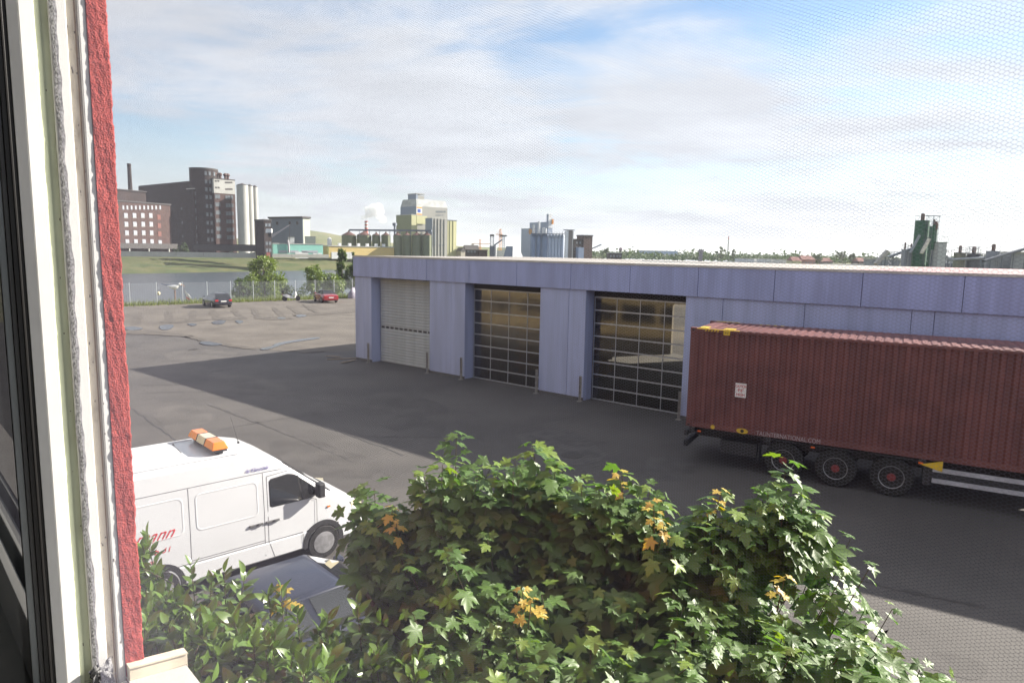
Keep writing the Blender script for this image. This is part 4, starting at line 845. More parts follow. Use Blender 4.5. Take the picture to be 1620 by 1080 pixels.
laurel((-2.0, 4.3, 0), 'glossy light-green laurel bush in front of the white van', None, [(232, 848, 4.6, .35), (226, 862, 4.5, .35), (302, 895, 4.5, .3), (335, 915, 4.5, .3), (388, 908, 4.4, .3), (355, 905, 4.5, .32), (425, 938, 4.3, .3), (225, 870, 4.5, .3), (445, 930, 4.3, .25)],
       [(150, 870), (236, 860), (258, 945), (300, 935), (350, 950), (430, 990), (520, 1025), (560, 1030), (480, 1150), (150, 1200)], 320, lambda x, y: 4.6 - (y - 850) / 230.0 * 1.3, 300, 60)
laurel((-0.75, 3.7, 0), 'dark shaded laurel bush between the light laurel and the maple', None, [(470, 968, 4.2, .25), (520, 975, 4.2, .25), (565, 955, 4.2, .25)],
       [(420, 1020), (520, 990), (600, 980), (700, 1000), (760, 1080), (700, 1230), (330, 1230), (350, 1090)], 190, lambda x, y: 4.4 - (y - 950) / 230.0 * 1.2, 120, 60)
# ---- trees by the river and far off: leaf-sized faces spread through uneven crowns
def cloud_tree(name, loc, h, w, label, group=None, mat=None, n=1400, leaf=.22, shape='round', trunk=True, clumps=14, seed=0, cat='tree'):
    r_ = np.random.default_rng(seed + 101); o = empty(name, loc, 0, label, cat, group)
    cs = []
    for k in range(clumps):
        t = r_.uniform(.12, 1); 
        if shape == 'poplar': rr = w * .5 * (math.sin(math.pi * min(1, t * .85 + .1)) ** .8) * r_.uniform(.2, .9)
        elif shape == 'willow': rr = w * .5 * math.sqrt(max(0, 1 - (t * .9) ** 2)) * r_.uniform(.2, 1)
        else: rr = w * .5 * math.sqrt(max(0.02, 1 - ((t - .5) / .52) ** 2)) * r_.uniform(.1, .85)
        a = r_.uniform(0, 6.28); cs.append((rr * math.cos(a), rr * math.sin(a), h * (t * .88 + .06), w * r_.uniform(.10, .22) * (1.2 - .5 * t)))
    cs = np.array(cs); idx = r_.integers(0, len(cs), n); c = cs[idx]
    d = r_.normal(0, 1, (n, 3)); d /= np.linalg.norm(d, axis=1)[:, None]; rad_ = c[:, 3:4] * r_.uniform(.35, 1.05, (n, 1)); p = c[:, :3] + d * rad_ * np.array([1, 1, 1.15 if shape != 'poplar' else 1.8])
    p[:, 2] = np.maximum(p[:, 2], .1)
    dirs = d + r_.normal(0, .5, (n, 3)) + np.array([0, 0, -.2]); ups = d * .7 + np.array([0, 0, .7]) + r_.normal(0, .3, (n, 3)); Rm = frames(dirs, ups); s = leaf * r_.uniform(.6, 1.3, n)
    q = np.array([(-.5, 0, 0), (0, .32, .06), (.6, 0, -.08), (0, -.32, .06)])
    vs = (np.einsum('nij,kj->nki', Rm, q) * s[:, None, None] + p[:, None, :]).reshape(-1, 3)
    me = bpy.data.meshes.new('crown'); me.from_pydata(vs.tolist(), [], [(4 * i, 4 * i + 1, 4 * i + 2, 4 * i + 3) for i in range(n)]); me.materials.append(mat); me.update(); obj('crown', me, o)
    if trunk:
        tb = MB(); tb.tube([(0, 0, -.3), (.02 * h, 0, h * .35), (0, .01 * h, h * .8)], [.03 * h ** .8, .02 * h ** .8, .006 * h], 7)
        for k in range(min(8, clumps)): z0 = h * (.2 + .06 * k); tb.tube([(0.01 * h, 0, z0), tuple(cs[k][:3])], [.012 * h ** .8, .004 * h], 5)
        tb.build('trunk', m_bark, o, smooth=True)
    return o
m_will = Mleaf('willow foliage', (0.085, 0.135, 0.02), (0.19, 0.25, 0.045), rough=.5, trans=.3, scale=.6)
m_popl = Mleaf('poplar foliage', (0.055, 0.10, 0.018), (0.13, 0.19, 0.045), rough=.5, trans=.3, scale=.6)
m_far = Mleaf('distant foliage', (0.035, 0.065, 0.02), (0.075, 0.115, 0.035), rough=.7, trans=.15, scale=.05)
def riv(px, Y): q = at(px, 470, Y); return (q[0], q[1], -1.2)
for i, (px, Y, h, w, lab, mm, shp, n) in enumerate((
        (418, 86, 5.9, 5.6, 'large light-green willow bush behind the fence right of the black car', m_will, 'willow', 3400),
        (384, 83, 3.4, 3.0, 'small dull-green bush behind the fence beside the black car', m_popl, 'willow', 1100),
        (447, 88, 3.6, 2.6, 'thin pale bush behind the fence left of the scooter', m_will, 'round', 900),
        (499, 90, 5.0, 4.0, 'light-green bush behind the fence left of the red convertible', m_will, 'willow', 2200),
        (527, 91, 3.9, 3.6, 'yellow-green bush directly behind the red convertible', m_will, 'willow', 1500),
        (541, 97, 7.3, 2.4, 'slim upright poplar beyond the fence left of the warehouse corner', m_popl, 'poplar', 1900),
        (559, 97, 6.9, 2.0, 'slim upright poplar half hidden by the warehouse corner', m_popl, 'poplar', 1500))):
    cloud_tree('riverside_bush' if shp != 'poplar' else 'poplar_tree', riv(px, Y), h, w, lab, 'trees along the near river bank', mm, int(n * 1.5), .30, shp, True, 34, i, 'bush' if shp != 'poplar' else 'tree')
# grass verge along the fence
gv = MB(); fdn = fd / np.linalg.norm(fd); fn = np.array([-fdn[1], fdn[0]])
for k in range(9000):
    s = rng.uniform(-10, 45); off = rng.normal(.1, .75) ; p = P0 + fdn * s + fn * (off + .3); h = rng.uniform(.12, .45) * (1.4 if off > .5 else 1); a = rng.uniform(0, 6.28); w = .04
    gv.add([(p[0] + w * math.cos(a), p[1] + w * math.sin(a), 0), (p[0] - w * math.cos(a), p[1] - w * math.sin(a), 0), (p[0] + rng.normal(0, .1), p[1] + rng.normal(0, .1), h)], [(0, 1, 2)])
m_grass = Mleaf('verge grass', (0.075, 0.115, 0.02), (0.20, 0.22, 0.05), rough=.7, trans=.3, scale=.4)
me = bpy.data.meshes.new('grass_verge'); me.from_pydata(gv.v, [], gv.f); me.materials.append(m_grass)
tag(obj('grass_verge', me), 'rough green grass growing along the foot of the fence', 'grass', kind='stuff')
# ==PART5==
# ------------------------------------------------------------------ the house with the window we look out of
HA = rad(43.6); HN = np.array([math.cos(HA), math.sin(HA)]); HL = np.array([-math.sin(HA), math.cos(HA)])
def rat(x, y=540): d = ray(x, y)[:2]; return (d @ HN) / (d @ HL)
m_render = M('rough red render', (0.29, 0.042, 0.037), 0.9, scale=60, col2=(0.37, 0.066, 0.056), detail=10, bump=0.8, bscale=420, bdist=0.003)
house = empty('red_house', (0, 0, 0), HA, 'rough red rendered house wall framing the open window at left', 'house')
T_RED = 1.0; s0r = rat(168) * T_RED; s1r = rat(199) * T_RED
ZS = EYE - 0.585
# reveal and facade corner, finely divided so that the edge is as uneven as hand-thrown render
zs = np.arange(ZS - .02, EYE + .75, .0022); prof_n = 16
rv = MB()
H_ = rng.normal(0, 1, (len(zs) + 8, prof_n + 8))
for it in range(2): H_[1:-1, 1:-1] = (H_[1:-1, 1:-1] * 2 + H_[:-2, 1:-1] + H_[2:, 1:-1] + H_[1:-1, :-2] + H_[1:-1, 2:]) / 4.2
drift = np.interp(zs, np.linspace(zs[0], zs[-1], 40), rng.normal(0, .0005, 40))
for i, z in enumerate(zs):
    for k in range(prof_n):
        if k < 12:
            s = s0r + (s1r - s0r) * k / 11; h = H_[i + 4, k + 4] * .00042 + .0005 * math.sin(z * 37 + k * .6) * math.sin(z * 91 + k); rv.v.append((s + (H_[i + 4, k + 4] * .0005 + drift[i] if k > 9 else 0), T_RED - h, z))
        else: rv.v.append((s1r + H_[i + 4, k + 4] * .0008 + drift[i], T_RED + (k - 11) * .004, z))
for i in range(len(zs) - 1):
    for k in range(prof_n - 1): rv.f.append((i * prof_n + k, i * prof_n + k + 1, (i + 1) * prof_n + k + 1, (i + 1) * prof_n + k)); rv.m.append(0)
rv.build('reveal', m_render, house, smooth=True, sharp=180)
m_plast = M('white room plaster', (0.72, 0.71, 0.68), 0.9)
ZG = 4.3; bx('ground_floor_wall', M('pale bounce render', (.42, .42, .40), .9, scale=2), house, s0r + .0005, s1r, -5.0, 6.0, 0, ZG)  # unseen storey; pale colour picked to bounce neutral light onto the maple
bx('wall', m_render, house, s0r + .0005, s1r, T_RED + .018, 6.0, ZG + .01, 9.0); bx('wall', m_render, house, s0r + .0005, s1r, -5.0, -.8, ZG + .01, 9.0)
bx('wall', m_render, house, s0r + .0005, s1r, -.79, T_RED + .017, ZG + .01, ZS - .03); bx('wall', m_render, house, s0r + .0005, s1r, -.79, T_RED + .017, EYE + .76, 9.0)
bx('masonry', m_plast, house, -.12, s0r, 1.105, 6.0, 0, 9.0); bx('masonry', m_plast, house, -.12, s0r, -5.0, -.85, 0, 9.0); bx('masonry', m_plast, house, -.12, s0r, -.849, 1.104, 0, ZS - .16)
# the room behind the window
for nm, c in (('room_back_wall', (-4.0, -3.9, -3, 3.5, 3.4, 7.4)), ('room_side_wall', (-3.9, -.121, -3.0, -2.9, 3.4, 7.4)), ('room_side_wall', (-3.9, -.121, 3.4, 3.5, 3.4, 7.4)), ('room_ceiling', (-3.9, s0r, -2.9, 3.4, 7.4, 7.5)), ('room_lintel', (-.12, s0r, -.85, 1.105, EYE + .80, 7.4))): bx(nm, m_plast, house, *c)
bx('room_floor', M('brown floor boards', (.16, .09, .05), .5), house, -3.9, -.121, -2.9, 3.4, 3.4, 3.5)
# guessed house, added out of view so the gate panes have something to mirror
nb = empty('added_ochre_house', (0, 0, 0), HA, 'ochre house with bands of dark windows, added out of view for the middle gate to mirror', 'house')
m_roofd_ = M('dark roof', (0.07, 0.065, 0.065), .8); m_och = M('ochre render', (.26, .20, .11), .85, scale=.5); bx('wall', m_och, nb, -10, .2, 14, 70, 0, 10.5); bx('roof', m_roofd_, nb, -10.3, .5, 13.8, 70.2, 10.51, 10.9)
me = MB().box(.15, .23, 0, 2.6, 0, 1.3).mesh('window', m_dark)
for zz in (1.0, 4.0, 7.2):
    for k in range(18): obj('window', me, nb, (0, 14.6 + k * 3.05, zz))
# window frame: three stepped profiles of the left jamb, bottom rail below
m_pvc = M('white window plastic', (0.74, 0.74, 0.73), 0.35, var=0.03, scale=9)
m_pvcg = M('yellow-green aged plastic', (0.56, 0.60, 0.44), 0.45, var=0.05, scale=14)
m_dirt = M('dirty cream plastic', (0.30, 0.25, 0.18), 0.6, scale=60, col2=(0.62, 0.56, 0.46), stretch=(1, 1, .25), detail=12, lo=.30, hi=.52)
m_speck = M('dirt speck', (0.09, 0.075, 0.06), 0.9); m_gask = M('black rubber gasket', (0.012, 0.011, 0.011), 0.45)
t1 = T_RED + .0015; GD = .0065
sA, sB, sC, sD, sE, sF, sG = (rat(v) * T_RED for v in (50, 66, 90, 112, 138, 156, 168))
sd = sE; s2a = sD; t2 = T_RED
frame = empty('window_frame', (0, 0, ZS - .15), HA, 'white plastic window frame with stepped dirty rebates beside the red wall', 'window frame')
ZF0, ZF1 = 0.0, 1.35
def fb(name, m, s_0, s_1, ta, tb, za=ZF0, zb_=ZF1, par=frame, bevel=0.0012): return bx(name, m, par, s_0, s_1, ta, tb, za, zb_, bevel=bevel)
fb('outer_profile', m_pvc, sF, s0r - .0003, t1, 1.10); fb('dirty_groove', m_dirt, sE + .0002, sF - .0002, T_RED + GD, 1.10, bevel=0); fb('middle_profile', m_pvc, sD, sE, T_RED, 1.10)
fb('aged_groove', m_pvcg, sC + .0002, sD - .0002, T_RED + GD, 1.10, bevel=0); fb('inner_profile', m_pvc, sB, sC, T_RED - .0005, 1.10)
MB().prism([(sA, T_RED + .0032), (sB - .0003, T_RED - .0003), (sB - .0003, 1.10), (sA, 1.10)], ZF0, ZF1).build('chamfer', m_pvc, frame)
fb('seal_line', M('brown seal', (0.22, 0.15, 0.08), 0.8, scale=40), sF - .0035, sF - .0022, T_RED + GD - .0012, T_RED + GD - .0001, bevel=0)
fb('groove_step', m_pvcg, sC + .0004, sC + .0060, T_RED + GD - .002, T_RED + GD - .0001, bevel=.0004)
for k in range(80):     # specks of dirt caught in the rebates
    z = rng.uniform(.16, 1.2); w = rng.uniform(.0004, .0014); hh = w * rng.uniform(1, 3.5); g = rng.random()
    ss, tt = (rng.uniform(sE + .001, sF - .002), T_RED + GD) if g < .7 else ((rng.uniform(sF, s0r - .002), t1) if g < .85 else (rng.uniform(sC, sD - .001), T_RED + GD))
    fb('dirt_speck', m_speck, ss, ss + w, tt - .0004, tt - .0001, z, z + hh, bevel=0)
for nm, sa, sb_, zt in (('bottom_outer_profile', sF, s0r - .0003, .135), ('bottom_middle_profile', sD, sE, .125), ('bottom_inner_profile', sB, sC, .115)): fb(nm, m_pvc, sa, sb_, -.8, T_RED - .001, 0, zt)
# open sash: glass seen edge-on with its black gasket
sash = empty('window_sash', (0, 0, ZS - .10), HA, 'inward opened window sash with dark mirroring glass and black gasket', 'window sash')
m_spacer = M('grey spacer bar', (0.20, 0.215, 0.22), 0.35, metal=0.4, var=.15, scale=20, stretch=(1, 1, .1))
ts_ = T_RED + .010
def sb(name, m, s_0, s_1, ta, tb, bevel=0.0005): return bx(name, m, sash, s_0, s_1, ta, tb, .0, 1.3, bevel=bevel)
sb('gasket', m_gask, rat(30) * ts_, rat(50) * ts_, ts_ - .004, ts_ + .02); sb('gasket_lip', m_gask, rat(38) * ts_, rat(42) * ts_, ts_ - .006, ts_ - .0041)
sb('glazing_bead', M('dark grey bead', (0.05, 0.05, 0.05), 0.35, var=.2, scale=12, stretch=(1, 1, .1)), rat(22) * ts_, rat(29.8) * ts_, ts_ - .0015, ts_ + .02); sb('spacer_bar', m_spacer, rat(10) * ts_, rat(21.8) * ts_, ts_ + .001, ts_ + .02)
sb('pane', Mglass('dark mirroring glass', refl=.16, dark=(0.01, 0.011, 0.012)), -.55, rat(9.8) * ts_, ts_ + .004, ts_ + .02)
bx('sash_frame', m_pvc, sash, -.62, rat(50) * ts_, ts_ + .021, ts_ + .07, -.03, 1.33)
# outer sill
m_sill = M('pale anodised sill', (0.52, 0.49, 0.46), 0.45, var=.06, scale=12, metal=.15); m_cap = M('cream sill end cap', (0.60, 0.54, 0.43), 0.5, var=.10, scale=30)
sill = empty('window_sill', (0, 0, ZS), HA, 'pale metal outer window sill with cream end cap below the red wall', 'window sill')
MB().prof([(s0r, -.012), (s1r + .052, -.020), (s1r + .052, -.045), (s1r + .050, -.045), (s1r + .050, -.022), (s0r, -.014)], -.78, T_RED + .004).build('sheet', m_sill, sill)
MB().prof([(s0r + .001, -.0135), (s0r + .001, .006), (s1r + .054, -.003), (s1r + .054, -.05), (s1r + .0525, -.05), (s1r + .0525, -.0195)], T_RED - .012, T_RED - .0005).build('end_cap', m_cap, sill, bevel=.0008)
MB().prof([(s0r + .001, .0062), (s0r + .001, .0085), (s1r + .054, -.0005), (s1r + .054, -.0028)], T_RED - .014, T_RED + .003).build('cap_lip', m_cap, sill)
# insect screen: hexagonal polyester net of real threads, hooked on along the frame
m_net = bpy.data.materials.new('charcoal net thread'); m_net.use_nodes = True; nt = m_net.node_tree; nt.nodes.clear()
_o = nt.nodes.new('ShaderNodeOutputMaterial'); _d = nt.nodes.new('ShaderNodeBsdfDiffuse'); _t = nt.nodes.new('ShaderNodeBsdfTranslucent'); _m = nt.nodes.new('ShaderNodeMixShader')
NETC = (0.25, 0.245, 0.31, 1)
_d.inputs[0].default_value = NETC; _t.inputs[0].default_value = NETC; _m.inputs[0].default_value = .45; nt.links.new(_d.outputs[0], _m.inputs[1]); nt.links.new(_t.outputs[0], _m.inputs[2]); nt.links.new(_m.outputs[0], _o.inputs[0])
screen = empty('insect_screen', (0, 0, ZS), HA, 'fine charcoal insect net stretched across the window opening', 'insect screen')
PX_ = 0.00098; PZ_ = PX_ * .98; NX, NZ = 40, 48; THW = .000055
nm_ = MB()
def thread(a, b):
    a = np.array(a); b = np.array(b); d = b - a; d /= np.linalg.norm(d); n1 = np.array([0, -d[2], d[1]]); w = THW / 2; o = len(nm_.v)
    ring = [n1 * w + np.array([-w * .6, 0, 0]), -n1 * w + np.array([-w * .6, 0, 0]), np.array([w, 0, 0])]
    for p in (a - d * w * .4, b + d * w * .4):
        for r in ring: nm_.v.append(tuple(p + r))
    for i in range(3): nm_.f.append((o + i, o + (i + 1) % 3, o + 3 + (i + 1) % 3, o + 3 + i)); nm_.m.append(0)
# hex rows: vertical sides of length v, slanted tops; two rows per period
vv = PZ_ * .42; sl_ = PZ_ - vv
for j in range(NZ):
    for i in range(NX):
        x0 = i * PX_ + (j % 2) * PX_ / 2; z0 = j * PZ_
        thread((0, z0, x0), (0, z0 + vv, x0)); thread((0, z0 + vv, x0), (0, z0 + PZ_, x0 + PX_ / 2)); thread((0, z0 + vv, x0), (0, z0 + PZ_, x0 - PX_ / 2))
me = bpy.data.meshes.new('net'); me.from_pydata(nm_.v, [], nm_.f); me.materials.append(m_net); me.update()
net = obj('net', me, screen); tag(net, kind='stuff')
SN = s2a + (sd - s2a) * .26
W_, Hh = NZ * PZ_, NX * PX_
ny, nz = int((t2 + .004 + .55) / W_) + 1, int(1.02 / Hh) + 1
net.location = (SN, -.55 + (t2 + .004 + .55 - ny * W_) + .0, -.02)
ng = bpy.data.node_groups.new('net tiles', 'GeometryNodeTree'); ng.interface.new_socket('Geometry', in_out='INPUT', socket_type='NodeSocketGeometry'); ng.interface.new_socket('Geometry', in_out='OUTPUT', socket_type='NodeSocketGeometry')
gi = ng.nodes.new('NodeGroupInput'); go = ng.nodes.new('NodeGroupOutput'); gr = ng.nodes.new('GeometryNodeMeshGrid'); ti = ng.nodes.new('GeometryNodeGeometryToInstance'); ip = ng.nodes.new('GeometryNodeInstanceOnPoints'); tf = ng.nodes.new('GeometryNodeTransform')
gr.inputs['Size X'].default_value = (ny - 1) * W_; gr.inputs['Size Y'].default_value = (nz - 1) * Hh; gr.inputs['Vertices X'].default_value = ny; gr.inputs['Vertices Y'].default_value = nz
tf.inputs['Rotation'].default_value = (rad(90), 0, rad(90)); tf.inputs['Translation'].default_value = (0, (ny - 1) * W_ / 2, (nz - 1) * Hh / 2)
ng.links.new(gr.outputs['Mesh'], tf.inputs['Geometry']); ng.links.new(tf.outputs[0], ip.inputs['Points']); ng.links.new(gi.outputs[0], ti.inputs[0]); ng.links.new(ti.outputs[0], ip.inputs['Instance']); ng.links.new(ip.outputs[0], go.inputs[0])
gm = net.modifiers.new('tiles', 'NODES'); gm.node_group = ng
# hook tape with the bunched net edge, and the crumpled end at the bottom corner
m_tape = M('speckled grey hook tape', (0.06, 0.06, 0.062), 0.95, scale=700, col2=(0.36, 0.36, 0.37), detail=7, lo=.34, hi=.68, stretch=(1, 1, .45))
tp = MB(); zt_ = np.arange(-.02, 1.15, .004); cwid = (sd - s2a) * .40
wob = np.interp(zt_, np.linspace(-.02, 1.15, 36), rng.normal(0, .0009, 36))
for i, z in enumerate(zt_):
    for k in range(5):
        u = k / 4; tp.v.append((s2a + .0005 + cwid * u * (1 + .10 * math.sin(z * 60) + .08 * math.sin(z * 171)) + wob[i], t2 - .0008 - .0004 * math.sin(math.pi * u) + rng.normal(0, .00012), z))
for i in range(len(zt_) - 1):
    for k in range(4): tp.f.append((i * 5 + k, i * 5 + k + 1, i * 5 + 6 + k, i * 5 + 5 + k)); tp.m.append(0)
tp.build('hook_tape', m_tape, screen, smooth=True, sharp=180)
cr = MB()
for k in range(7):
    R_ = []
    for j in range(9):
        a = j / 8 * 2.6 + k * .5; c = np.array([s2a + .008 + .010 * math.sin(a * 1.3 + k), t2 - .006 - .014 * abs(math.cos(a + k)), -.005 + .030 * math.sin(a) * (1 - k * .06)])
        R_.append([tuple(c + np.array([.004 * math.cos(q), .003 * math.sin(q * 2), .006 * math.sin(q)]) * rng.uniform(.6, 1.3)) for q in np.linspace(0, 5.4, 7)])
    cr.loft(R_, close=False)
cr.build('crumpled_corner', m_tape, screen, smooth=True, sharp=180)
for k in range(14):
    a = rng.uniform(0, 3.1); b = np.array([s2a + .006, t2 - .004, .0]); cr2 = MB().tube([b, b + np.array([.012 * math.cos(a), -.006, .012 * math.sin(a)]), b + np.array([.02 * math.cos(a + .4), -.010, .030 * math.sin(a + .3)])], [.0004, .0003, .0002], 4); cr2.build('loose_thread', m_net, screen)
# ==PART6==
# ------------------------------------------------------------------ far bank: mills, silos, sheds
class Bld:
    """a building turned corner-on: local x runs along the sunny right-hand face, local y along the shaded left-hand face"""
    def __init__(s, name, label, xl, xc, xr, Yc, a, zb=2.0, cat='building', group=None):
        a = rad(a); s.R = np.array([math.cos(a), math.sin(a)]); s.L = np.array([-math.sin(a), math.cos(a)]); d = az(xc); s.C = d * Yc / d[1]; s.zb = zb
        s.lr = s.ru(xr); s.ll = s.lu(xl); s.o = empty(name, (s.C[0], s.C[1], zb), a, label, cat, group)
    def _u(s, x, D):
        d = az(x); A = np.array([[D[0], -d[0]], [D[1], -d[1]]]); return np.linalg.solve(A, -s.C)[0]
    def ru(s, x): return s._u(x, s.R)
    def lu(s, x): return s._u(x, s.L)
    def zr(s, x, y): p = s.C + s.R * s.ru(x); return at(x, y, p[1])[2] - s.zb
    def zl(s, x, y): p = s.C + s.L * s.lu(x); return at(x, y, p[1])[2] - s.zb
    def body(s, name, m, z0, z1, x0=0, x1=None, y0=0, y1=None, bevel=0): return bx(name, m, s.o, x0, s.lr if x1 is None else x1, y0, s.ll if y1 is None else y1, z0, z1, bevel)
    def wins_r(s, name, m, xs, ys, w, h, mf=None, par=None):
        me = MB().box(-w / 2, w / 2, -.12, .1, -h / 2, h / 2).mesh(name, m); mfm = MB().box(-w / 2 - .12, w / 2 + .12, -.06, .1, -h / 2 - .25, -h / 2 - .01).mesh('sill', mf) if mf else None
        for y in ys:
            for x in xs:
                o = obj(name, me, s.o, (s.ru(x), 0, s.zr(x, y)))
                if mfm: obj('sill', mfm, o)
    def wins_l(s, name, m, xs, ys, w, h):
        me = MB().box(-.12, .1, -w / 2, w / 2, -h / 2, h / 2).mesh(name, m)
        for y in ys:
            for x in xs: obj(name, me, s.o, (0, s.lu(x), s.zl(x, y)))
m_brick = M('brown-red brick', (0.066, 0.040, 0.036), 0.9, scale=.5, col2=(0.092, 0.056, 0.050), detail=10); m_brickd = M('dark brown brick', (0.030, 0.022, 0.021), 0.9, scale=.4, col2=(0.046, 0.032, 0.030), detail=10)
m_wpane = M('pale window', (0.36, 0.38, 0.42), 0.3, var=.1); m_dpane = M('grey window', (0.16, 0.18, 0.20), 0.25, var=.2); m_bsill = M('stone sill', (.3, .28, .26), .8)
m_concr = M('pale concrete', (0.40, 0.40, 0.38), 0.85, scale=.3, var=.08, stretch=(1, 1, .3)); m_white2 = M('white cladding', (0.62, 0.63, 0.64), 0.6, scale=.1, var=.06)
m_roofd = M('dark roof', (0.07, 0.065, 0.065), .8)
# brick mill with small-paned windows
b = Bld('brick_mill', 'brown brick mill with rows of small white windows left of the dark silo', 120, 150, 272, 250, 66)
zt = b.zr(272, 325); b.body('wall', m_brick, 0, zt); b.body('roof', m_roofd, zt + .01, zt + .5, -.3, b.lr + .3, -.3, b.ll + .3)
x_ = b.ru(246); b.body('penthouse', m_brickd, zt + .51, zt + 4.6, 2, x_, 4, b.ll - 2); b.body('penthouse_roof', m_roofd, zt + 4.61, zt + 4.95, 1.6, x_ + .4, 3.6, b.ll - 1.6)
b.wins_r('arched_window', m_wpane, [198, 204.4, 211, 217.6, 224, 230.7, 237, 243.3, 249.6, 256], [328.5], .7, 1.5)
b.wins_r('window', m_wpane, [201.5, 215, 228, 240.6], [340.8, 354.5, 368.2, 382], 1.5, 1.7, m_bsill); b.wins_r('bricked_up_window', M('brick infill', (.2, .09, .075), .9), [253.3], [343.7, 357, 370], 1.5, 1.9); b.wins_r('window', m_wpane, [253.3], [383], 1.5, 1.5)
b.body('loading_canopy', m_roofd, 2.4, 4.4, 0, b.lr, -3.5, -.1); 
for xx in (195, 226, 258): u = b.ru(xx); b.body('canopy_post', m_concr, 0, 2.39, u - .2, u + .2, -3.4, -3.0)
# chimney
def chimney(name, px, ytop, ybot, Y, r, label, mat, zb=2.0):
    p = at(px, ytop, Y); o = empty(name, (p[0], p[1], zb), 0, label, 'chimney'); h = p[2] - zb
    MB().lathe([(r * 1.25, 0), (r * 1.1, h * .5), (r * .85, h * .97), (r * .95, h * .975), (r * .95, h), (r * .6, h)], 16).build('shaft', mat, o, smooth=True); return o, h
chimney('brick_chimney', 204, 259, 302, 340, 1.0, 'tall thin brick chimney behind the brown brick mill', m_brickd)
# the large dark silo block: long shaded flank, stair tower, concrete-topped block
b = Bld('grain_silo_block', 'huge dark brown brick granary with stepped roofline and lit corner strip', 216, 309.4, 321, 290, 52)
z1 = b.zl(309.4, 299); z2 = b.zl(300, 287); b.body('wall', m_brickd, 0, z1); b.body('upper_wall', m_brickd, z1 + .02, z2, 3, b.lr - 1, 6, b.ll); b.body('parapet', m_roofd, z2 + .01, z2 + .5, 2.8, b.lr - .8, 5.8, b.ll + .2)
b.body('coping', m_concr, z1 + .01, z1 + .35, -.15, b.lr + .1, -.15, 5.7)
b.wins_r('window', m_dpane, [313.5, 317.5], [306.5, 320, 333, 346, 360, 373, 385], 1.1, 1.6)
b.wins_l('window', m_dpane, [235, 262, 290], [330, 352, 374], .8, 1.0)
p = at(322, 269.5, 296); o = empty('round_stair_tower', (p[0], p[1], 2), rad(20), 'round-fronted brown brick tower rising above the dark granary', 'tower'); h = p[2] - 2; r = 20.5 / 1080 * 296
MB().prism([(-r, r * 1.3), (-r, 0)] + [(r * math.cos(rad(t)), r * math.sin(rad(t))) for t in range(180, 361, 12)] + [(r, r * 1.3)], 0, h).build('wall', m_brickd, o, smooth=True, sharp=30); MB().prism([(r * 1.02 * math.cos(rad(t)), r * 1.02 * math.sin(rad(t))) for t in range(0, 360, 15)], h + .01, h + .6).build('coping', m_roofd, o)
me = MB().box(-.45, .45, -.15, .2, -.8, .8).mesh('window', m_dpane)
for yy in (276, 289, 301, 313, 327, 340, 353, 366, 379):
    for t in (-58, -42, -20): z = at(322, yy, 296)[2] - 2; w = obj('window', me, o, (r * math.cos(rad(t - 20)), r * math.sin(rad(t - 20)), z), rad(t - 20 + 90))
b = Bld('concrete_topped_granary', 'brown brick granary with pale concrete top storeys beside the round tower', 335, 342, 374.6, 292, 48)
z1 = b.zr(358, 306.5); z2 = b.zr(358, 284.5); b.body('wall', m_brick, 0, z1); b.body('top_storey', m_concr, z1 + .01, z2, -.1, b.lr + .1, -.1); b.body('parapet', m_roofd, z2 + .01, z2 + .4, -.2, b.lr + .2, -.2)
rows_ = [311, 323.5, 336.3, 349, 362, 374]; b.wins_r('window', m_dpane, [345, 349], rows_, 1.0, 1.7); b.wins_r('window', m_dpane, [361, 365, 369.5], [r_ + 1.5 for r_ in rows_], 1.0, 1.7)
b.wins_r('slot_window', m_roofd, [345, 349], [286.5, 297], .9, .7); b.wins_r('slot_window', m_roofd, [360.5, 363.5, 366.5, 369.5], [289, 299.5], .8, .7)
for xx in (345, 349, 357.5, 365.5, 369.5): u = b.ru(xx); MB().cyl((u, 3, z2 + .4), (u, 3, z2 + 1.6), .5).lathe([(.3, 0), (.9, .5), (.8, 1.1), (.2, 1.5)], 10, (u, 3, z2 + 1.6)).build('roof_ventilator', M('rusty ventilator', (.12, .07, .06), .8), b.o)
# concrete silo tubes
for i, (xa, xb_, yt, lab) in enumerate(((374.8, 391.5, 293.5, 'widest pale concrete silo tube next to the brick granary'), (390, 399.6, 295, 'middle pale concrete silo tube of the three'), (398.5, 407.2, 296.5, 'rightmost pale concrete silo tube of the three'))):
    Y = 292 + 4 * i; p = at((xa + xb_) / 2, yt, Y); r = (xb_ - xa) / 2 / 1080 * Y * 1.02; h = p[2] - 2
    o = empty('concrete_silo', (p[0], p[1], 2), 0, lab, 'silo', 'pale concrete silo tubes'); MB().lathe([(r, 0), (r, h - .6), (r * 1.015, h - .6), (r * 1.015, h), (r * .9, h)], 28).build('tube', m_concr, o, smooth=True, sharp=50); MB().lathe([(r * .9, h + .01), (r * .9, h + .25), (.2, h + .9)], 20).build('lid', m_roofd, o)
# dark conveyor bridge on white legs
A = at(308, 391, 262); B = at(407, 390.5, 262); o = empty('conveyor_bridge', (A[0], A[1], 2), math.atan2(B[1] - A[1], B[0] - A[0]), 'dark enclosed conveyor bridge on pale legs in front of the granaries', 'conveyor bridge'); ln = np.linalg.norm(B - A); zb0 = at(308, 396, 262)[2] - 2; zb1 = at(308, 386.5, 262)[2] - 2
bx('gallery', m_roofd, o, 0, ln, -1.5, 1.5, zb0, zb1); bx('gallery_roof', m_brickd, o, -.1, ln, -1.7, 1.7, zb1 + .01, zb1 + .25)
for u in (ln * .55, ln * .93): MB().tube([(u, 0, 0), (u, 0, zb0 * .6), (u + 1.6, 0, zb0)], [.4, .4, .35], 8).build('leg', m_concr, o)
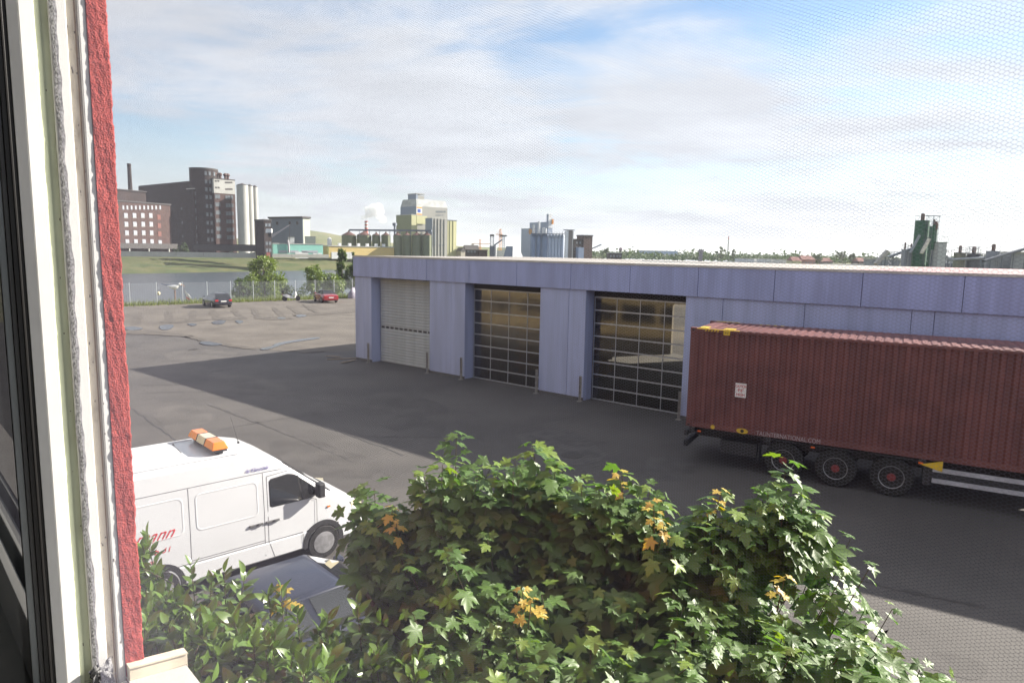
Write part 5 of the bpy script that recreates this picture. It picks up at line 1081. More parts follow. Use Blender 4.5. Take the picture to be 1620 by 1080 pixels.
# quay wall
def wall_line(name, pts, Y, h, m, label): 
    A = at(pts[0], 405, Y[0]); B = at(pts[1], 405, Y[1]); o = empty(name, (A[0], A[1], 1.6), math.atan2(B[1] - A[1], B[0] - A[0]), label, 'wall'); ln = np.linalg.norm((B - A)[:2]); k = int(ln / 8)
    me = MB().box(0, ln / k - .1, -.2, .2, 0, h).mesh('wall_panel', m)
    for i in range(k): obj('wall_panel', me, o, (i * ln / k, 0, 0))
wall_line('quay_wall', (190, 405), (245, 262), 1.9, m_concr, 'long grey concrete wall along the top of the far embankment')
wall_line('quay_wall', (431, 520), (285, 300), 1.5, M('pale grey wall', (.3, .3, .28), .85), 'grey wall in front of the teal hall on the far bank')
# brick crane tower on the bank with its jib crane
b = Bld('brick_tower', 'dark square brick tower standing on the grassy far bank', 404.4, 418.5, 430, 252, 45, -1.0, 'tower')
h = b.zr(418.5, 349); b.body('wall', m_brickd, 0, h); b.body('parapet', m_roofd, h + .01, h + .5, -.2, b.lr + .2, -.2, b.ll + .2)
b.wins_r('window', m_dpane, [422, 427], [356, 366, 385, 396], .9, 1.2); b.wins_r('hatch', M('rusty hatch', (.2, .06, .05), .8), [424], [404], 1.4, 2.2)
p = at(426, 365, 249); o = empty('jib_crane', (p[0], p[1], p[2]), rad(8), 'white crane cab with lattice jib on the face of the brick tower', 'crane'); bx('cab', m_wht, o, -.9, .9, -.8, .8, -.7, .7); bx('bracket', m_roofd, o, -.6, .6, .81, 1.8, -2.2, .5); B = at(457, 355.5, 249) - p; A = at(430, 374, 249) - p
jb = MB()
for dz in (-.35, .35): jb.cyl(A + np.array([0, 0, dz]), B + np.array([0, 0, dz * .3]), .12, .08, 6)
for k in range(10): t = k / 10; jb.cyl(A + (B - A) * t + np.array([0, 0, -.35]), A + (B - A) * (t + .1) + np.array([0, 0, .35 - .25 * t]), .06, .06, 4)
jb.build('jib', M('grey steel', (.40, .38, .40), .5, metal=.3), o)
for k in range(2): MB().cyl(B, B + np.array([-.2 * k, 0, -6.5]), .05, .05, 5).build('hoist_rope', m_roofd, o)
# steel-blue shed
b = Bld('blue_shed', 'tall grey-blue corrugated shed behind the teal hall', 427, 479.5, 491, 330, 58)
h = b.zl(479.5, 345); m_blue = M('grey-blue cladding', (.155, .195, .245), .6, scale=.2, var=.05); b.body('wall', m_blue, 0, h); b.body('roof', m_roofd, h + .01, h + .8, -.6, b.lr + .3, -.6, b.ll + .3)
bx('painted_lit_gable', M('pale green-grey cladding', (.42, .45, .38), .6, var=.05), b.o, .3, b.lr + .02, -.06, -.005, .5, h - .1)  # paler sheet paints the sun onto the gable
for xx in (440, 460, 472): u = b.lu(xx); bx('roof_vent', m_roofd, b.o, -.5, -.01, u - .5, u + .5, h - 3, h - 1.6)
b2 = Bld('annex_block', 'white flat-roofed annex in front of the grey-blue shed', 456, 457.5, 466, 312, 30); b2.body('wall', m_white2, 0, b2.zr(460, 376)); b2.body('roof', m_concr, b2.zr(460, 376) + .01, b2.zr(460, 376) + .3, -.1, b2.lr + .1, -.1, b2.ll + .1)
b2 = Bld('annex_block', 'pale grey cube annex right of the grey-blue shed', 482.5, 484, 499.5, 312, 22); b2.body('wall', M('pale green-grey cladding', (.42, .45, .38), .6), 0, b2.zr(490, 375)); b2.body('roof', m_concr, b2.zr(490, 375) + .01, b2.zr(490, 375) + .3, -.1, b2.lr + .1, -.1, b2.ll + .1)
# teal hall
b = Bld('teal_hall', 'low turquoise flat-roofed hall with white loading doors', 430, 432, 511, 290, 36); h = b.zr(470, 386.5); m_teal = M('turquoise cladding', (.22, .50, .43), .6, scale=.15, var=.05)
b.body('wall', m_teal, 0, h); b.body('roof', m_concr, h + .01, h + .35, -.15, b.lr + .15, -.15, b.ll + .15); b.wins_r('window', m_wpane, [447.5, 466, 484, 496.5], [398, 397.5, 398][:1], 3.5, 1.0)
b.wins_r('loading_door', m_white2, [473, 481], [403.5], 3.4, 2.8); b.wins_r('round_sign', m_white2, [498, 505.5], [404], 1.8, 2.0); u = b.ru(456); MB().tube([(u, -.6, 1.5), (u, -.6, h - 1), (u - .3, -.6, h + 1.8)], [.5, .45, .45], 10).build('duct', M('grey steel', (.40, .38, .40), .5), b.o)
# yellow hall
b = Bld('yellow_hall', 'long low yellow hall with white roof vents beyond the river', 511, 520, 626, 305, 36); h = b.zr(560, 390.5); m_yh = M('sand yellow cladding', (.58, .44, .18), .65, scale=.1, var=.05)
b.body('wall', m_yh, 0, h); b.body('roof', m_concr, h + .01, h + .4, -.2, b.lr + .2, -.2, b.ll + .2); b.wins_r('door', m_white2, [528, 534, 549, 556], [404], 2.2, 3.0); b.wins_r('window', m_dpane, [541, 545], [401], 1.4, 1.4)
for xx in (540, 556, 570, 584, 598, 610): u = b.ru(xx); bx('roof_vent', m_wht, b.o, u - .6, u + .6, 1.5, 2.7, h + .41, h + 1.6)
p = at(521, 376, 335); o = empty('steel_tank', (p[0], p[1], 2), 0, 'slender upright white steel tank beside the yellow hall', 'tank'); MB().lathe([(1.05, 0), (1.05, p[2] - 2.6), (.7, p[2] - 2.15), (.1, p[2] - 2)], 18).build('shell', m_white2, o, smooth=True); MB().cyl((0, 0, p[2] - 2), (0, 0, p[2] - 1.2), .15).build('vent', m_concr, o)
# row of corrugated grain bins with conical roofs and a conveyor over them
m_bin = M('olive-green corrugated steel', (.17, .19, .115), .6, scale=.4, var=.08); m_cone = M('rusty red cone roof', (.115, .06, .052), .8, var=.1)
bins = [(541, 563, 340), (565, 587, 340), (589, 601.5, 340), (603.5, 617.5, 340), (622.6, 635, 325), (637, 650.5, 325), (652, 667, 325), (668, 683, 325)]
names_ = ['first and widest', 'second', 'third', 'fourth', 'fifth', 'sixth', 'seventh', 'eighth and rightmost']
for i, (xa, xb_, Y) in enumerate(bins):
    p = at((xa + xb_) / 2, 372, Y); r = (xb_ - xa) / 2 / 1080 * Y * .98; h = p[2] - 2; o = empty('grain_bin', (p[0], p[1], 2), 0, names_[i] + ' olive-green grain bin from the left in the silo row', 'grain bin', 'row of olive-green grain bins')
    prf = [(r, 0)] + [(r * (1 + .012 * (k % 2)), h * k / 14) for k in range(1, 14)] + [(r, h)]
    MB().lathe(prf, 26).build('shell', m_bin, o, smooth=True, sharp=20); MB().lathe([(r * 1.04, h + .01), (r * .5, h + r * .30), (.35, h + r * .52), (.35, h + r * .52 + .6)], 20).build('cone_roof', m_cone, o, smooth=True, sharp=30)
    for t in range(0, 360, 36): MB().box(-.06, .06, -.12, .0, .2, h - .2).build('stiffener', m_bin, o, loc=(r * 1.015 * math.sin(rad(t)), -r * 1.015 * math.cos(rad(t)), 0), rz=rad(t))
A = at(553, 364, 338); B = at(683, 365, 325); o = empty('bin_conveyor', (A[0], A[1], A[2]), math.atan2(B[1] - A[1], B[0] - A[0]), 'long steel conveyor gantry running over the grain bins', 'conveyor'); ln = np.linalg.norm((B - A)[:2]); m_st = M('blue-grey steel', (.14, .16, .20), .6)
bx('gallery', m_st, o, 0, ln, -.5, .5, -.35, .45)
for k in range(9): MB().cyl((k * ln / 8, 0, -.36), (k * ln / 8, 0, -3.2), .14, .14, 6).build('support', m_st, o)
MB().tube([(ln * .56, 0, -12), (ln * .56, 0, 2.2)], [.5, .5], 8).box(ln * .56 - .8, ln * .56 + .8, -.8, .8, 2.2, 3.6).build('elevator_leg', m_st, o)
# big mixed-feed mill
m_gshade = M('painted shade wall', (.22, .26, .34), .7, var=.05, scale=.1); m_gw = M('pale grey wall', (.55, .56, .56), .75, scale=.15, var=.10, detail=10, stretch=(1, 1, .4)); m_gy = M('pale yellow-green wall', (.50, .49, .29), .75, scale=.1, var=.06)  # the grey-blue copy paints shade onto pale faces turned from the sun
b = Bld('feed_mill', 'tall pale grey feed mill tower with sloping top beyond the grain bins', 634, 659, 707.5, 400, 42); z1 = b.zr(659, 326); z2 = b.zr(659, 314.5); ll, lr = b.ll, b.lr
b.body('wall', m_gw, 0, z1); bx('painted_shade_face', m_gshade, b.o, -.15, -.005, 0, ll, 8, z1 - .02)  # thin grey-blue sheet stands in for shade on the left face
MB().add([(0, 0, z1), (lr, 0, z1), (lr, ll, z1), (0, ll, z1), (.5, 1.2, z2), (lr - .8, 1.2, z2), (lr - .8, ll - 1.5, z2), (.5, ll - 1.5, z2)], [(4, 5, 6, 7), (0, 1, 5, 4), (1, 2, 6, 5), (2, 3, 7, 6), (3, 0, 4, 7)]).build('sloping_top', M('weathered grey top', (.33, .34, .34), .8, scale=.25, col2=(.46, .47, .47), detail=10), b.o, loc=(0, 0, .02))
hz = b.zr(659, 306.5); b.body('head_house', m_gshade, z2 + .03, hz, 1.0, lr * .10, 2.0, ll * .62); b.body('head_house_roof', m_gw, hz + .01, hz + .4, .9, lr * .32, 1.8, ll * .64); b.body('head_house_side', m_gw, z2 + .03, hz - .8, lr * .10 + .01, lr * .30, 2.0, ll * .62)  # left part gets the shade colour, right part the lit one
sg = b.zr(663, 333.5); u = b.ru(663); bx('sign', m_white2, b.o, u - 2, u + 2, -.2, -.01, sg - 2.6, sg + 2.6); bx('sign_mark', M('sign blue', (.05, .10, .40), .5), b.o, u - 1.1, u + .9, -.3, -.21, sg - .9, sg + .9); bx('sign_mark', M('sign orange', (.75, .32, .04), .5), b.o, u - 1.8, u + 1.8, -.3, -.21, sg + 1.5, sg + 2.2); bx('sign_mark', M('sign orange', (.75, .32, .04), .5), b.o, u - 1.8, u + 1.8, -.3, -.21, sg - 2.3, sg - 1.6)
b.wins_r('window', m_dpane, [691, 695, 698.5, 703], [335], 1.6, 1.0); b.wins_r('window', m_dpane, [690, 693, 696, 700], [340.5], .7, .7)
b = Bld('feed_mill_wing', 'olive-green windowless wing at the foot of the feed mill', 627, 651, 658.5, 380, 40); b.body('wall', M('olive wall', (.24, .26, .15), .75, var=.05, scale=.1), 0, b.zr(651, 340)); bx('lit_colour_side', m_gy, b.o, 0, b.lr, -.1, -.005, 0, b.zr(651, 340.5)); b.body('roof', m_concr, b.zr(651, 340) + .01, b.zr(651, 340) + .4, -.12, b.lr + .1, -.12, b.ll + .1)  # paler sheet puts sunlight into the colour of the right face
b = Bld('feed_mill_bay', 'square cream overhanging bay on the front of the feed mill', 657, 659.5, 675.5, 392, 40); b.body('wall', m_gy, b.zr(660, 354), b.zr(660, 341.5)); b.body('leg_wall', m_gw, 0, b.zr(660, 354) - .01, .6, b.lr * .6, .5); b.body('roof', m_concr, b.zr(660, 341.5) + .01, b.zr(660, 341.5) + .3)
b = Bld('silo_block', 'white ribbed silo block right of the feed mill bay', 673, 684, 707.5, 378, 42); h = b.zr(684, 345.5); b.body('wall', m_gw, 0, h); bx('painted_shade_side', m_gshade, b.o, -.12, -.005, 0, b.ll, 0, h - .02); b.body('roof', m_concr, h + .01, h + .3, -.15, b.lr + .1, -.1, b.ll)  # left face carries a painted shade sheet over the pale wall
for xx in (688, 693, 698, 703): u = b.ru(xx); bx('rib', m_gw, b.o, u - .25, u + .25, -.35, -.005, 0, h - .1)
bx('stair_slot', m_dpane, b.o, b.ru(687.5) - .3, b.ru(687.5) + .3, -.36, -.005, 6, h - 4)
b.wins_r('window', m_dpane, [696, 699, 702.5], [388], 1.0, .8)
b = Bld('yellow_silo_block', 'pale yellow-green silo block at the right end of the feed mill', 706, 708, 722, 400, 40); h = b.zr(708, 349); b.body('wall', m_gy, 0, h); b.body('roof', m_st, h + .01, h + .5, -.2, b.lr + .2, -.2, b.ll + .2)
for xx in (712, 717): u = b.ru(xx); bx('rib', m_gy, b.o, u - .2, u + .2, -.3, -.005, 0, h - .1)
# red and white stack with its plume of steam
o, h = chimney('factory_stack', 579.3, 349.5, 363, 520, 1.3, 'slim red and white factory stack trailing steam', M('red-white stack', (.45, .14, .12), .7)); 
for k in range(2): r0 = 1.3 * (.95 - .05 * k); MB().lathe([(r0 * 1.03, h * (.80 + .1 * k)), (r0 * 1.03, h * (.85 + .1 * k))], 16).build('white_band', m_white2, o)
m_steam = bpy.data.materials.new('steam'); m_steam.use_nodes = True; nt = m_steam.node_tree; nt.nodes.clear(); _o = nt.nodes.new('ShaderNodeOutputMaterial'); _v = nt.nodes.new('ShaderNodeVolumePrincipled'); _v.inputs['Color'].default_value = (.97, .97, .98, 1); _v.inputs['Density'].default_value = .22; nt.links.new(_v.outputs[0], _o.inputs['Volume'])
pl = at(579.5, 349, 520); bm = bmesh.new(); r_ = np.random.default_rng(5)
for k in range(46):
    t = r_.random(); px_ = 579 + t * 30 - 4 + r_.normal(0, 2.0 + 3 * t); py_ = 347 - (12 * min(1, t * 3)) - t * 3 + r_.normal(0, 1.2 + 3.2 * t); q = at(px_, py_, 520 + r_.normal(0, 2)); rr = 1.0 + 2.2 * min(1, t * 2.5) * r_.uniform(.5, 1.2)
    g = bmesh.ops.create_icosphere(bm, subdivisions=2, radius=rr, matrix=Matrix.Translation(q))
    for v in g['verts']: v.co += Vector(r_.normal(0, .16 * rr, 3))
me = bpy.data.meshes.new('steam_plume'); bm.to_mesh(me); bm.free(); me.materials.append(m_steam); tag(obj('steam_plume', me), 'white steam drifting right from the factory stack', 'steam', kind='stuff')
# hill behind
m_hill = M('hill grass', (0.10, .125, .045), .95, scale=.02, col2=(.17, .165, .085), detail=8); hp = MB(); prof = [(300, 386), (420, 372), (470, 366), (491, 364.5), (515, 368), (540, 373), (570, 379), (620, 384), (700, 388), (800, 392)]
for (x, y) in prof:
    p = at(x, y, 1000); q = at(x, 391, 820); k = at(x, 391, 1350); hp.v += [(q[0], q[1], 0), ((p[0] + q[0]) / 2, (p[1] + q[1]) / 2, p[2] * .58), tuple(p), (k[0], k[1], 0)]
for i in range(len(prof) - 1):
    for k in range(3): hp.f.append((4 * i + k, 4 * i + k + 1, 4 * i + 5 + k, 4 * i + 4 + k)); hp.m.append(0)
tag(hp.build('hill', m_hill, smooth=True, sharp=180), kind='structure')
# ---- middle distance above the warehouse roof
b = Bld('old_shed', 'dark brown pitched shed left of the orange tower crane', 733, 737, 757, 420, 25); h = b.zr(745, 395)
b.body('wall', m_brickd, 0, h)
MB().add([(-.5, -.5, h), (b.lr + .5, -.5, h), (b.lr + .5, b.ll + .5, h), (-.5, b.ll + .5, h), (-.5, b.ll / 2, h + 2.8), (b.lr + .5, b.ll / 2, h + 2.8)], [(0, 1, 5, 4), (2, 3, 4, 5), (1, 2, 5), (3, 0, 4), (0, 3, 2, 1)]).build('roof', m_roofd, b.o, loc=(0, 0, .01)); b.wins_r('window', m_dpane, [741, 746, 751], [398], 1.3, 1.3)
b = Bld('brick_sheds', 'low reddish-brown sheds right of the dark pitched shed', 756, 757.5, 771, 430, 25); b.body('wall', m_brick, 0, b.zr(764, 396)); b.body('roof', m_cone, b.zr(764, 396) + .01, b.zr(764, 396) + .4, -.3, b.lr + .3, -.3, b.ll + .3)
b = Bld('gable_house', 'small pale gabled house at the left end of the low sheds', 722, 729, 736, 400, 40); h = b.zr(731, 397.5); b.body('wall', M('stone wall', (.36, .33, .28), .85), 0, h); MB().add([(-.3, -.3, h), (b.lr + .3, -.3, h), (b.lr + .3, b.ll + .3, h), (-.3, b.ll + .3, h), (b.lr / 2, -.3, h + 2.2), (b.lr / 2, b.ll + .3, h + 2.2)], [(0, 4, 5, 3), (1, 2, 5, 4), (0, 1, 4), (2, 3, 5), (0, 3, 2, 1)]).build('roof', m_roofd, b.o, loc=(0, 0, .01))
m_or = M('orange crane paint', (.62, .25, .05), .6)
def lattice(mb, A, B, w, n, r):
    A = np.array(A, float); B = np.array(B, float); d = (B - A) / np.linalg.norm(B - A); a = np.cross(d, [0, 1., 0]) if abs(d[1]) < .9 else np.array([1., 0, 0]); a /= np.linalg.norm(a); c = np.cross(d, a)
    cs = [(a * i + c * j) * w / 2 for i, j in ((1, 1), (1, -1), (-1, -1), (-1, 1))]
    for q in cs: mb.cyl(A + q, B + q, r, r, 4)
    for k in range(n):
        P = A + (B - A) * k / n; Q = A + (B - A) * (k + 1) / n
        for i in range(4): mb.cyl(P + cs[i], Q + cs[(i + 1) % 4], r * .6, r * .6, 3)
    return mb
def tower_crane(px, ytop, xl, xr, Y, label):
    p = at(px, ytop, Y); o = empty('tower_crane', (p[0], p[1], 2), 0, label, 'crane', 'distant tower cranes'); h = p[2] - 2
    lattice(MB(), (0, 0, 0), (0, 0, h), 1.6, 14, .16).build('mast', m_or, o); a = at(xl, ytop, Y)[0] - p[0]; c = at(xr, ytop, Y)[0] - p[0]; MB().box(a, c, -.4, .4, h + .02, h + .5).build('jib', m_or, o); lattice(MB(), (0, 0, h + .5), (0, 0, h + 4), 1.0, 3, .14).build('apex', m_or, o)
    MB().cyl((0, 0, h + 4), (a * .7, 0, h + .5), .08, .08, 4).cyl((0, 0, h + 4), (c * .8, 0, h + .5), .08, .08, 4).build('tie_bar', m_or, o); MB().box(a if abs(a) < abs(c) else c - 2, (a if abs(a) < abs(c) else c - 2) + 2, -.6, .6, h - 1.6, h).build('counterweight', m_concr, o)
tower_crane(759.5, 386, 746, 775, 600, 'orange tower crane with level jib above the low sheds'); tower_crane(791.5, 371.5, 784, 795, 480, 'short-jibbed orange crane among the loading towers')
p = at(778.5, 374, 440); o = empty('loading_tower', (p[0], p[1], 2), 0, 'slim grey loading tower with platforms left of the white tent hall', 'tower'); h = p[2] - 2; lattice(MB(), (0, 0, 0), (0, 0, h), 2.2, 9, .2).build('frame', m_st, o); bx('lower_box', m_st, o, -1.4, 1.4, -1.2, 1.2, 0, h * .55); bx('top_box', m_roofd, o, -1.3, 1.3, -1.3, 1.3, h + .02, h + 1.2); MB().cyl((1, 0, h * .55), (6.5, 0, h * .85), .5, .5, 6).build('chute', m_st, o); MB().cyl((2.2, 0, 0), (2.2, 0, h * .58), .8, .8, 10).build('pipe', m_white2, o)
p = at(797, 374, 470); o = empty('loading_tower', (p[0], p[1], 2), 0, 'slim lattice mast with head platform right of the orange crane', 'tower'); h = p[2] - 2; lattice(MB(), (0, 0, 0), (0, 0, h), 1.3, 10, .17).build('frame', m_st, o); bx('platform', m_roofd, o, -2, 2, -1.2, 1.2, h + .02, h + .9); bx('base_box', m_white2, o, -9, 1.5, -2, 2, 0, 4.2)
# white tent-shaped hall
b = Bld('white_tent_hall', 'white hall with sloping sides like a truncated pyramid', 796, 811, 828.5, 360, 40); h = b.zr(811, 389.5); t = 3.2
for nm, mm, idx in (('lit_colour_side', m_white2, (0, 1, 5, 4)), ('painted_shade_side', m_gshade, (3, 0, 4, 7)), ('rear_side', m_white2, (1, 2, 6, 5)), ('rear_side', m_white2, (2, 3, 7, 6)), ('roof', m_concr, (4, 5, 6, 7))):  # left slope takes the shade colour instead of the hall's white
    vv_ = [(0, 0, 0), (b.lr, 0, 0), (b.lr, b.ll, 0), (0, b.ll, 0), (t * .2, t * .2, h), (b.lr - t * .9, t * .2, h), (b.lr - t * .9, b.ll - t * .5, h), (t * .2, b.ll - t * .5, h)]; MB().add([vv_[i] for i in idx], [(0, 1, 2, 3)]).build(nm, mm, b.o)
# blue-grey works with pipes
m_bw = M('light blue-grey cladding', (.30, .35, .45), .6, var=.05, scale=.1); m_bw2 = M('mid blue cladding', (.17, .225, .33), .55, var=.06, scale=.2)
b = Bld('blue_works', 'stepped light blue-grey factory block with tall square tower', 824, 866, 873, 420, 34); z1 = b.zl(860, 361.5); b.body('wall', m_bw, 0, z1); b.body('roof', m_st, z1 + .01, z1 + .3, -.1, b.lr + .1, -.1, b.ll + .1); b.body('upper_block', m_bw, z1 + .31, z1 + 4.0, 1, b.lr - 1, 0.5, b.lu(835)); zt = b.zl(864, 338.5)
b.body('tower', m_bw, z1 + 4.01, zt, .5, b.lr - .5, .4, 2.4); bx('tower_lit_colour_side', m_white2, b.o, .5, b.lr - .5, .3, .395, z1 + .4, zt - .05)  # white sheet paints the sunlit face of the tower
u = b.lu(838.5); o = MB().lathe([(0, 0), (1.9, 0), (1.9, .15), (0, .15)], 8).build('round_sign', M('rust sign', (.45, .25, .10), .6), b.o, loc=(-.02, u, b.zl(838.5, 366.5))); o.rotation_euler = (0, rad(-90), 0)
u = b.ru(871); bx('orange_sign', m_or, b.o, b.lr - .45, b.lr + .6, -.3, 1.6, zt - 6, zt - 3)
for i, (xa, xb_, yt, mm, lab) in enumerate(((839, 848, 371, m_bw2, 'first dark blue tank left in front of the blue works'), (848.5, 856, 371, m_bw2, 'second dark blue tank in front of the blue works'), (856.5, 867, 371, m_bw2, 'third and widest dark blue tank in front of the blue works'),
        (867.5, 872.5, 373, m_white2, 'first of five bright slim silo tubes'), (872.5, 877.5, 373, m_white2, 'second of five bright slim silo tubes'), (877.5, 882.5, 373, m_white2, 'third of five bright slim silo tubes'), (882.5, 887.5, 373, m_white2, 'fourth of five bright slim silo tubes'), (887.5, 893, 373, m_white2, 'fifth and rightmost of the bright slim silo tubes'))):
    Y = 400; p = at((xa + xb_) / 2, yt, Y); r = (xb_ - xa) / 2 / 1080 * Y; h = p[2] - 2; o = empty('works_tank', (p[0], p[1], 2), 0, lab, 'tank', 'tanks in front of the blue works'); MB().lathe([(r, 0), (r, h), (r * .6, h + .8)], 16).build('shell', mm if mm is m_bw2 else M('light blue tube', (.40, .46, .56), .5), o, smooth=True, sharp=40); MB().cyl((0, 0, h + .81), (0, 0, h + 2.2), r * .25, r * .25, 8).build('vent', m_white2, o); MB().lathe([(r * 1.02, h * .92), (r * 1.05, h * .93), (r * 1.02, h * .94)], 16).build('ring', m_st, o)
A = at(840, 369.5, 398); o = empty('pipe_gallery', tuple(A), 0, 'white pipes and walkways on top of the blue tanks', 'pipe gallery'); wd = at(893, 369.5, 398)[0] - A[0]; bx('walkway', m_st, o, 0, wd, -1, 1, -.2, .2); 
for k in range(14): MB().cyl((k * wd / 13, -1, .2), (k * wd / 13, -1, 1.3), .06, .06, 4).build('railing_post', m_st, o)
for k, hh in ((1.5, 5), (4.5, 7), (7, 3.4), (8.3, 3.2)): MB().cyl((k, 0, .21), (k, 0, hh), .7, .7, 10).build('white_duct', m_white2, o)
p = at(900.5, 364.5, 410); o = empty('concrete_pylon', (p[0], p[1], 2), rad(20), 'tall grey concrete pylon with crossbar right of the silo tubes', 'pylon'); h = p[2] - 2; bx('left_leg', m_white2, o, -2.4, -.8, -1, 1, 0, h - .3); bx('core', M('dark concrete', (.17, .15, .14), .85), o, -.79, 1.6, -1.2, 1.2, 0, h); bx('right_leg', m_concr, o, 1.61, 2.4, -1, 1, 0, h - .3); bx('crossbar', m_st, o, -3.6, 3.4, -.5, .5, h + .01, h + .5)
b = Bld('old_brick_mill', 'brown brick mill with corner tower right of the pylon', 906, 908, 922, 430, 30); b.body('wall', m_brickd, 0, b.zr(915, 378)); b.wins_r('window', m_dpane, [912, 917], [384, 392], 1, 1.3); bx('lean_to', m_bw2, b.o, b.lr * .2, b.lr * .8, -3, -.01, 0, 7)
z_ = b.zr(921, 373.5); b.body('tower', m_brick, 0, z_, b.lr + .01, b.ru(936), -.5, 7); b.body('tower_roof', m_roofd, z_ + .01, z_ + .8, b.lr - .2, b.ru(936) + .3, -.8, 7.3); u = (b.lr + b.ru(936)) / 2; MB().cyl((u + 2, 3, z_ - 9), (u + 13, 3, z_ - 5), .5, .5, 6).build('conveyor', m_st, b.o)
# ---- far shore: tree belt and houses above the roof line
belt = MB(); r_ = np.random.default_rng(9); bv = []; N_ = 16000
for k in range(N_):
    px_ = r_.uniform(936, 1640); Y = r_.uniform(650, 1150); g = 4.0 + 9.5 * (.60 + .45 * math.sin(px_ * .045 + Y * .01)) * (.6 + .4 * math.sin(px_ * .17 + Y * .02)); d = az(px_); z = 1 + abs(r_.normal(0, .38)) * g * .8; z = min(z, g + 1.5)
    bv.append((d[0] * Y / d[1], Y, z))
bv = np.array(bv); dd = r_.normal(0, 1, (N_, 3)); Rm = frames(dd, r_.normal(0, 1, (N_, 3)) + np.array([0, 0, .8])); qd = np.array([(-.6, 0, 0), (0, .5, .1), (.6, 0, -.1), (0, -.5, .1)]); s = r_.uniform(2.0, 4.4, N_)
vs = (np.einsum('nij,kj->nki', Rm, qd) * s[:, None, None] + bv[:, None, :]).reshape(-1, 3); me = bpy.data.meshes.new('tree_belt'); me.from_pydata(vs.tolist(), [], [(4 * i, 4 * i + 1, 4 * i + 2, 4 * i + 3) for i in range(N_)]); me.materials.append(m_far); me.update()
tag(obj('tree_belt', me), 'far belt of dark green trees along the horizon', 'trees', kind='stuff')
for i, (px_, Y, h, w, lab) in enumerate(((1139, 620, 13, 11, 'round dark-green tree left of the slim mast on the horizon'), (1160, 640, 11, 7, 'narrow dark-green tree right of the slim mast'), (1333, 560, 12, 12, 'largest round tree on the horizon near the church spire'), (1350, 570, 9, 9, 'smaller round tree right of the church spire'), (1292, 540, 8, 10, 'bushy tree right of the red-roofed houses'), (960, 560, 9, 12, 'loose green tree beside the old brick mill'), (548 - 30, 360, 4, 8, 'green shrub by the steel tank'), (292, 258, 5, 6, 'round green shrub between the brick mill and the dark granary'), (280, 256, 3.4, 4, 'low green shrub at the corner of the brick mill'))):
    d = az(px_); cloud_tree('distant_tree', (d[0] * Y / d[1], Y, 1.6 if px_ < 600 else .5), h, w, lab, 'distant trees', m_far, 520, 1.1 if Y > 400 else .7, 'round', True, 14, 40 + i)
p = at(1109, 394.5, 520); o = empty('water_tower', (p[0], p[1], 0), 0, 'small grey tower with crenellated head on the horizon', 'tower'); h = p[2]; bx('shaft', M('pinkish stone', (.25, .22, .24), .8), o, -1.2, 1.2, -1.2, 1.2, 0, h - 2.2); bx('head', M('pinkish stone', (.25, .22, .24), .8), o, -1.7, 1.7, -1.7, 1.7, h - 2.19, h - .4)
for k in (-1.3, 0, 1.3): bx('merlon', m_roofd, o, k - .35, k + .35, -1.6, -.9, h - .39, h + .3)
p = at(1153, 373.5, 900); o = empty('radio_mast', (p[0], p[1], 0), 0, 'slim grey mast with red tip standing above the tree belt', 'mast'); MB().cyl((0, 0, 0), (0, 0, p[2] * .85), 1.0, .7, 8).build('shaft', m_concr, o); MB().cyl((0, 0, p[2] * .85 + .01), (0, 0, p[2]), .75, .5, 8).build('tip', M('red-white stack', (.45, .14, .12), .7), o)
p = at(982, 393, 700); o = empty('ball_tower', (p[0], p[1], 0), 0, 'small round-headed water tank on a stalk above the trees', 'tower'); MB().cyl((0, 0, 0), (0, 0, p[2] - 3), .5, .5, 8).build('stalk', m_roofd, o); MB().lathe([(.3, -2.4), (1.7, -1.4), (2.0, 0), (1.5, 1.3), (.3, 1.9)], 14, (0, 0, p[2] - .8)).build('tank', M('dull purple tank', (.17, .12, .15), .7), o, smooth=True)
def far_block(name, xl, xr, yt, Y, label, m, rows=0, cols=0, roof=None, group=None, dep=12):
    A = at(xl, yt, Y); B = at(xr, yt, Y); o = empty(name, (A[0], A[1], 0), 0, label, 'building', group); w = B[0] - A[0]; h = min(A[2], B[2]); bx('wall', m, o, 0, w, 0, dep, 0, h)
    if roof is not None: MB().add([(-.4, -.4, h), (w + .4, -.4, h), (w + .4, dep, h), (-.4, dep, h), (-.4 + w * .1, dep / 2, h + 3), (w * .9, dep / 2, h + 3)], [(0, 1, 5, 4), (2, 3, 4, 5), (1, 2, 5), (3, 0, 4), (0, 3, 2, 1)]).build('roof', roof, o, loc=(0, 0, .01))
    else: bx('roof', m_concr, o, -.1, w + .1, -.1, dep + .1, h + .01, h + .4)
    if rows:
        me = MB().box(0, w / cols * .62, -.1, .1, 0, h / (rows + 1) * .5).mesh('window', m_dpane)
        for r in range(rows):
            for c in range(cols): obj('window', me, o, (w / cols * (c + .19), 0, h - (r + 1) * 2.6))
    return o
m_roofr = M('red tile roof', (.20, .085, .075), .8, var=.15, scale=.3)
far_block('blue_hall', 1014, 1072, 396.5, 820, 'long pale blue hall above the trees on the horizon', M('pale blue hall', (.25, .34, .48), .6), dep=30)
far_block('long_hall', 1052, 1100, 402.5, 760, 'long low grey hall below the pale blue hall', m_concr, dep=20)
far_block('brick_shed', 964, 984, 400.5, 480, 'small dark brick shed among trees right of the old brick mill', m_brickd, 1, 4)
for i, (a, c, y) in enumerate(((1170, 1193, 409.5), (1198, 1221, 410), (1224, 1247, 411))): far_block('apartment_block', a, c, y, 560, ('leftmost', 'middle', 'rightmost')[i] + ' of three white flat-roofed apartment blocks on the far shore', m_white2, 2, 6, None, 'white apartment blocks')
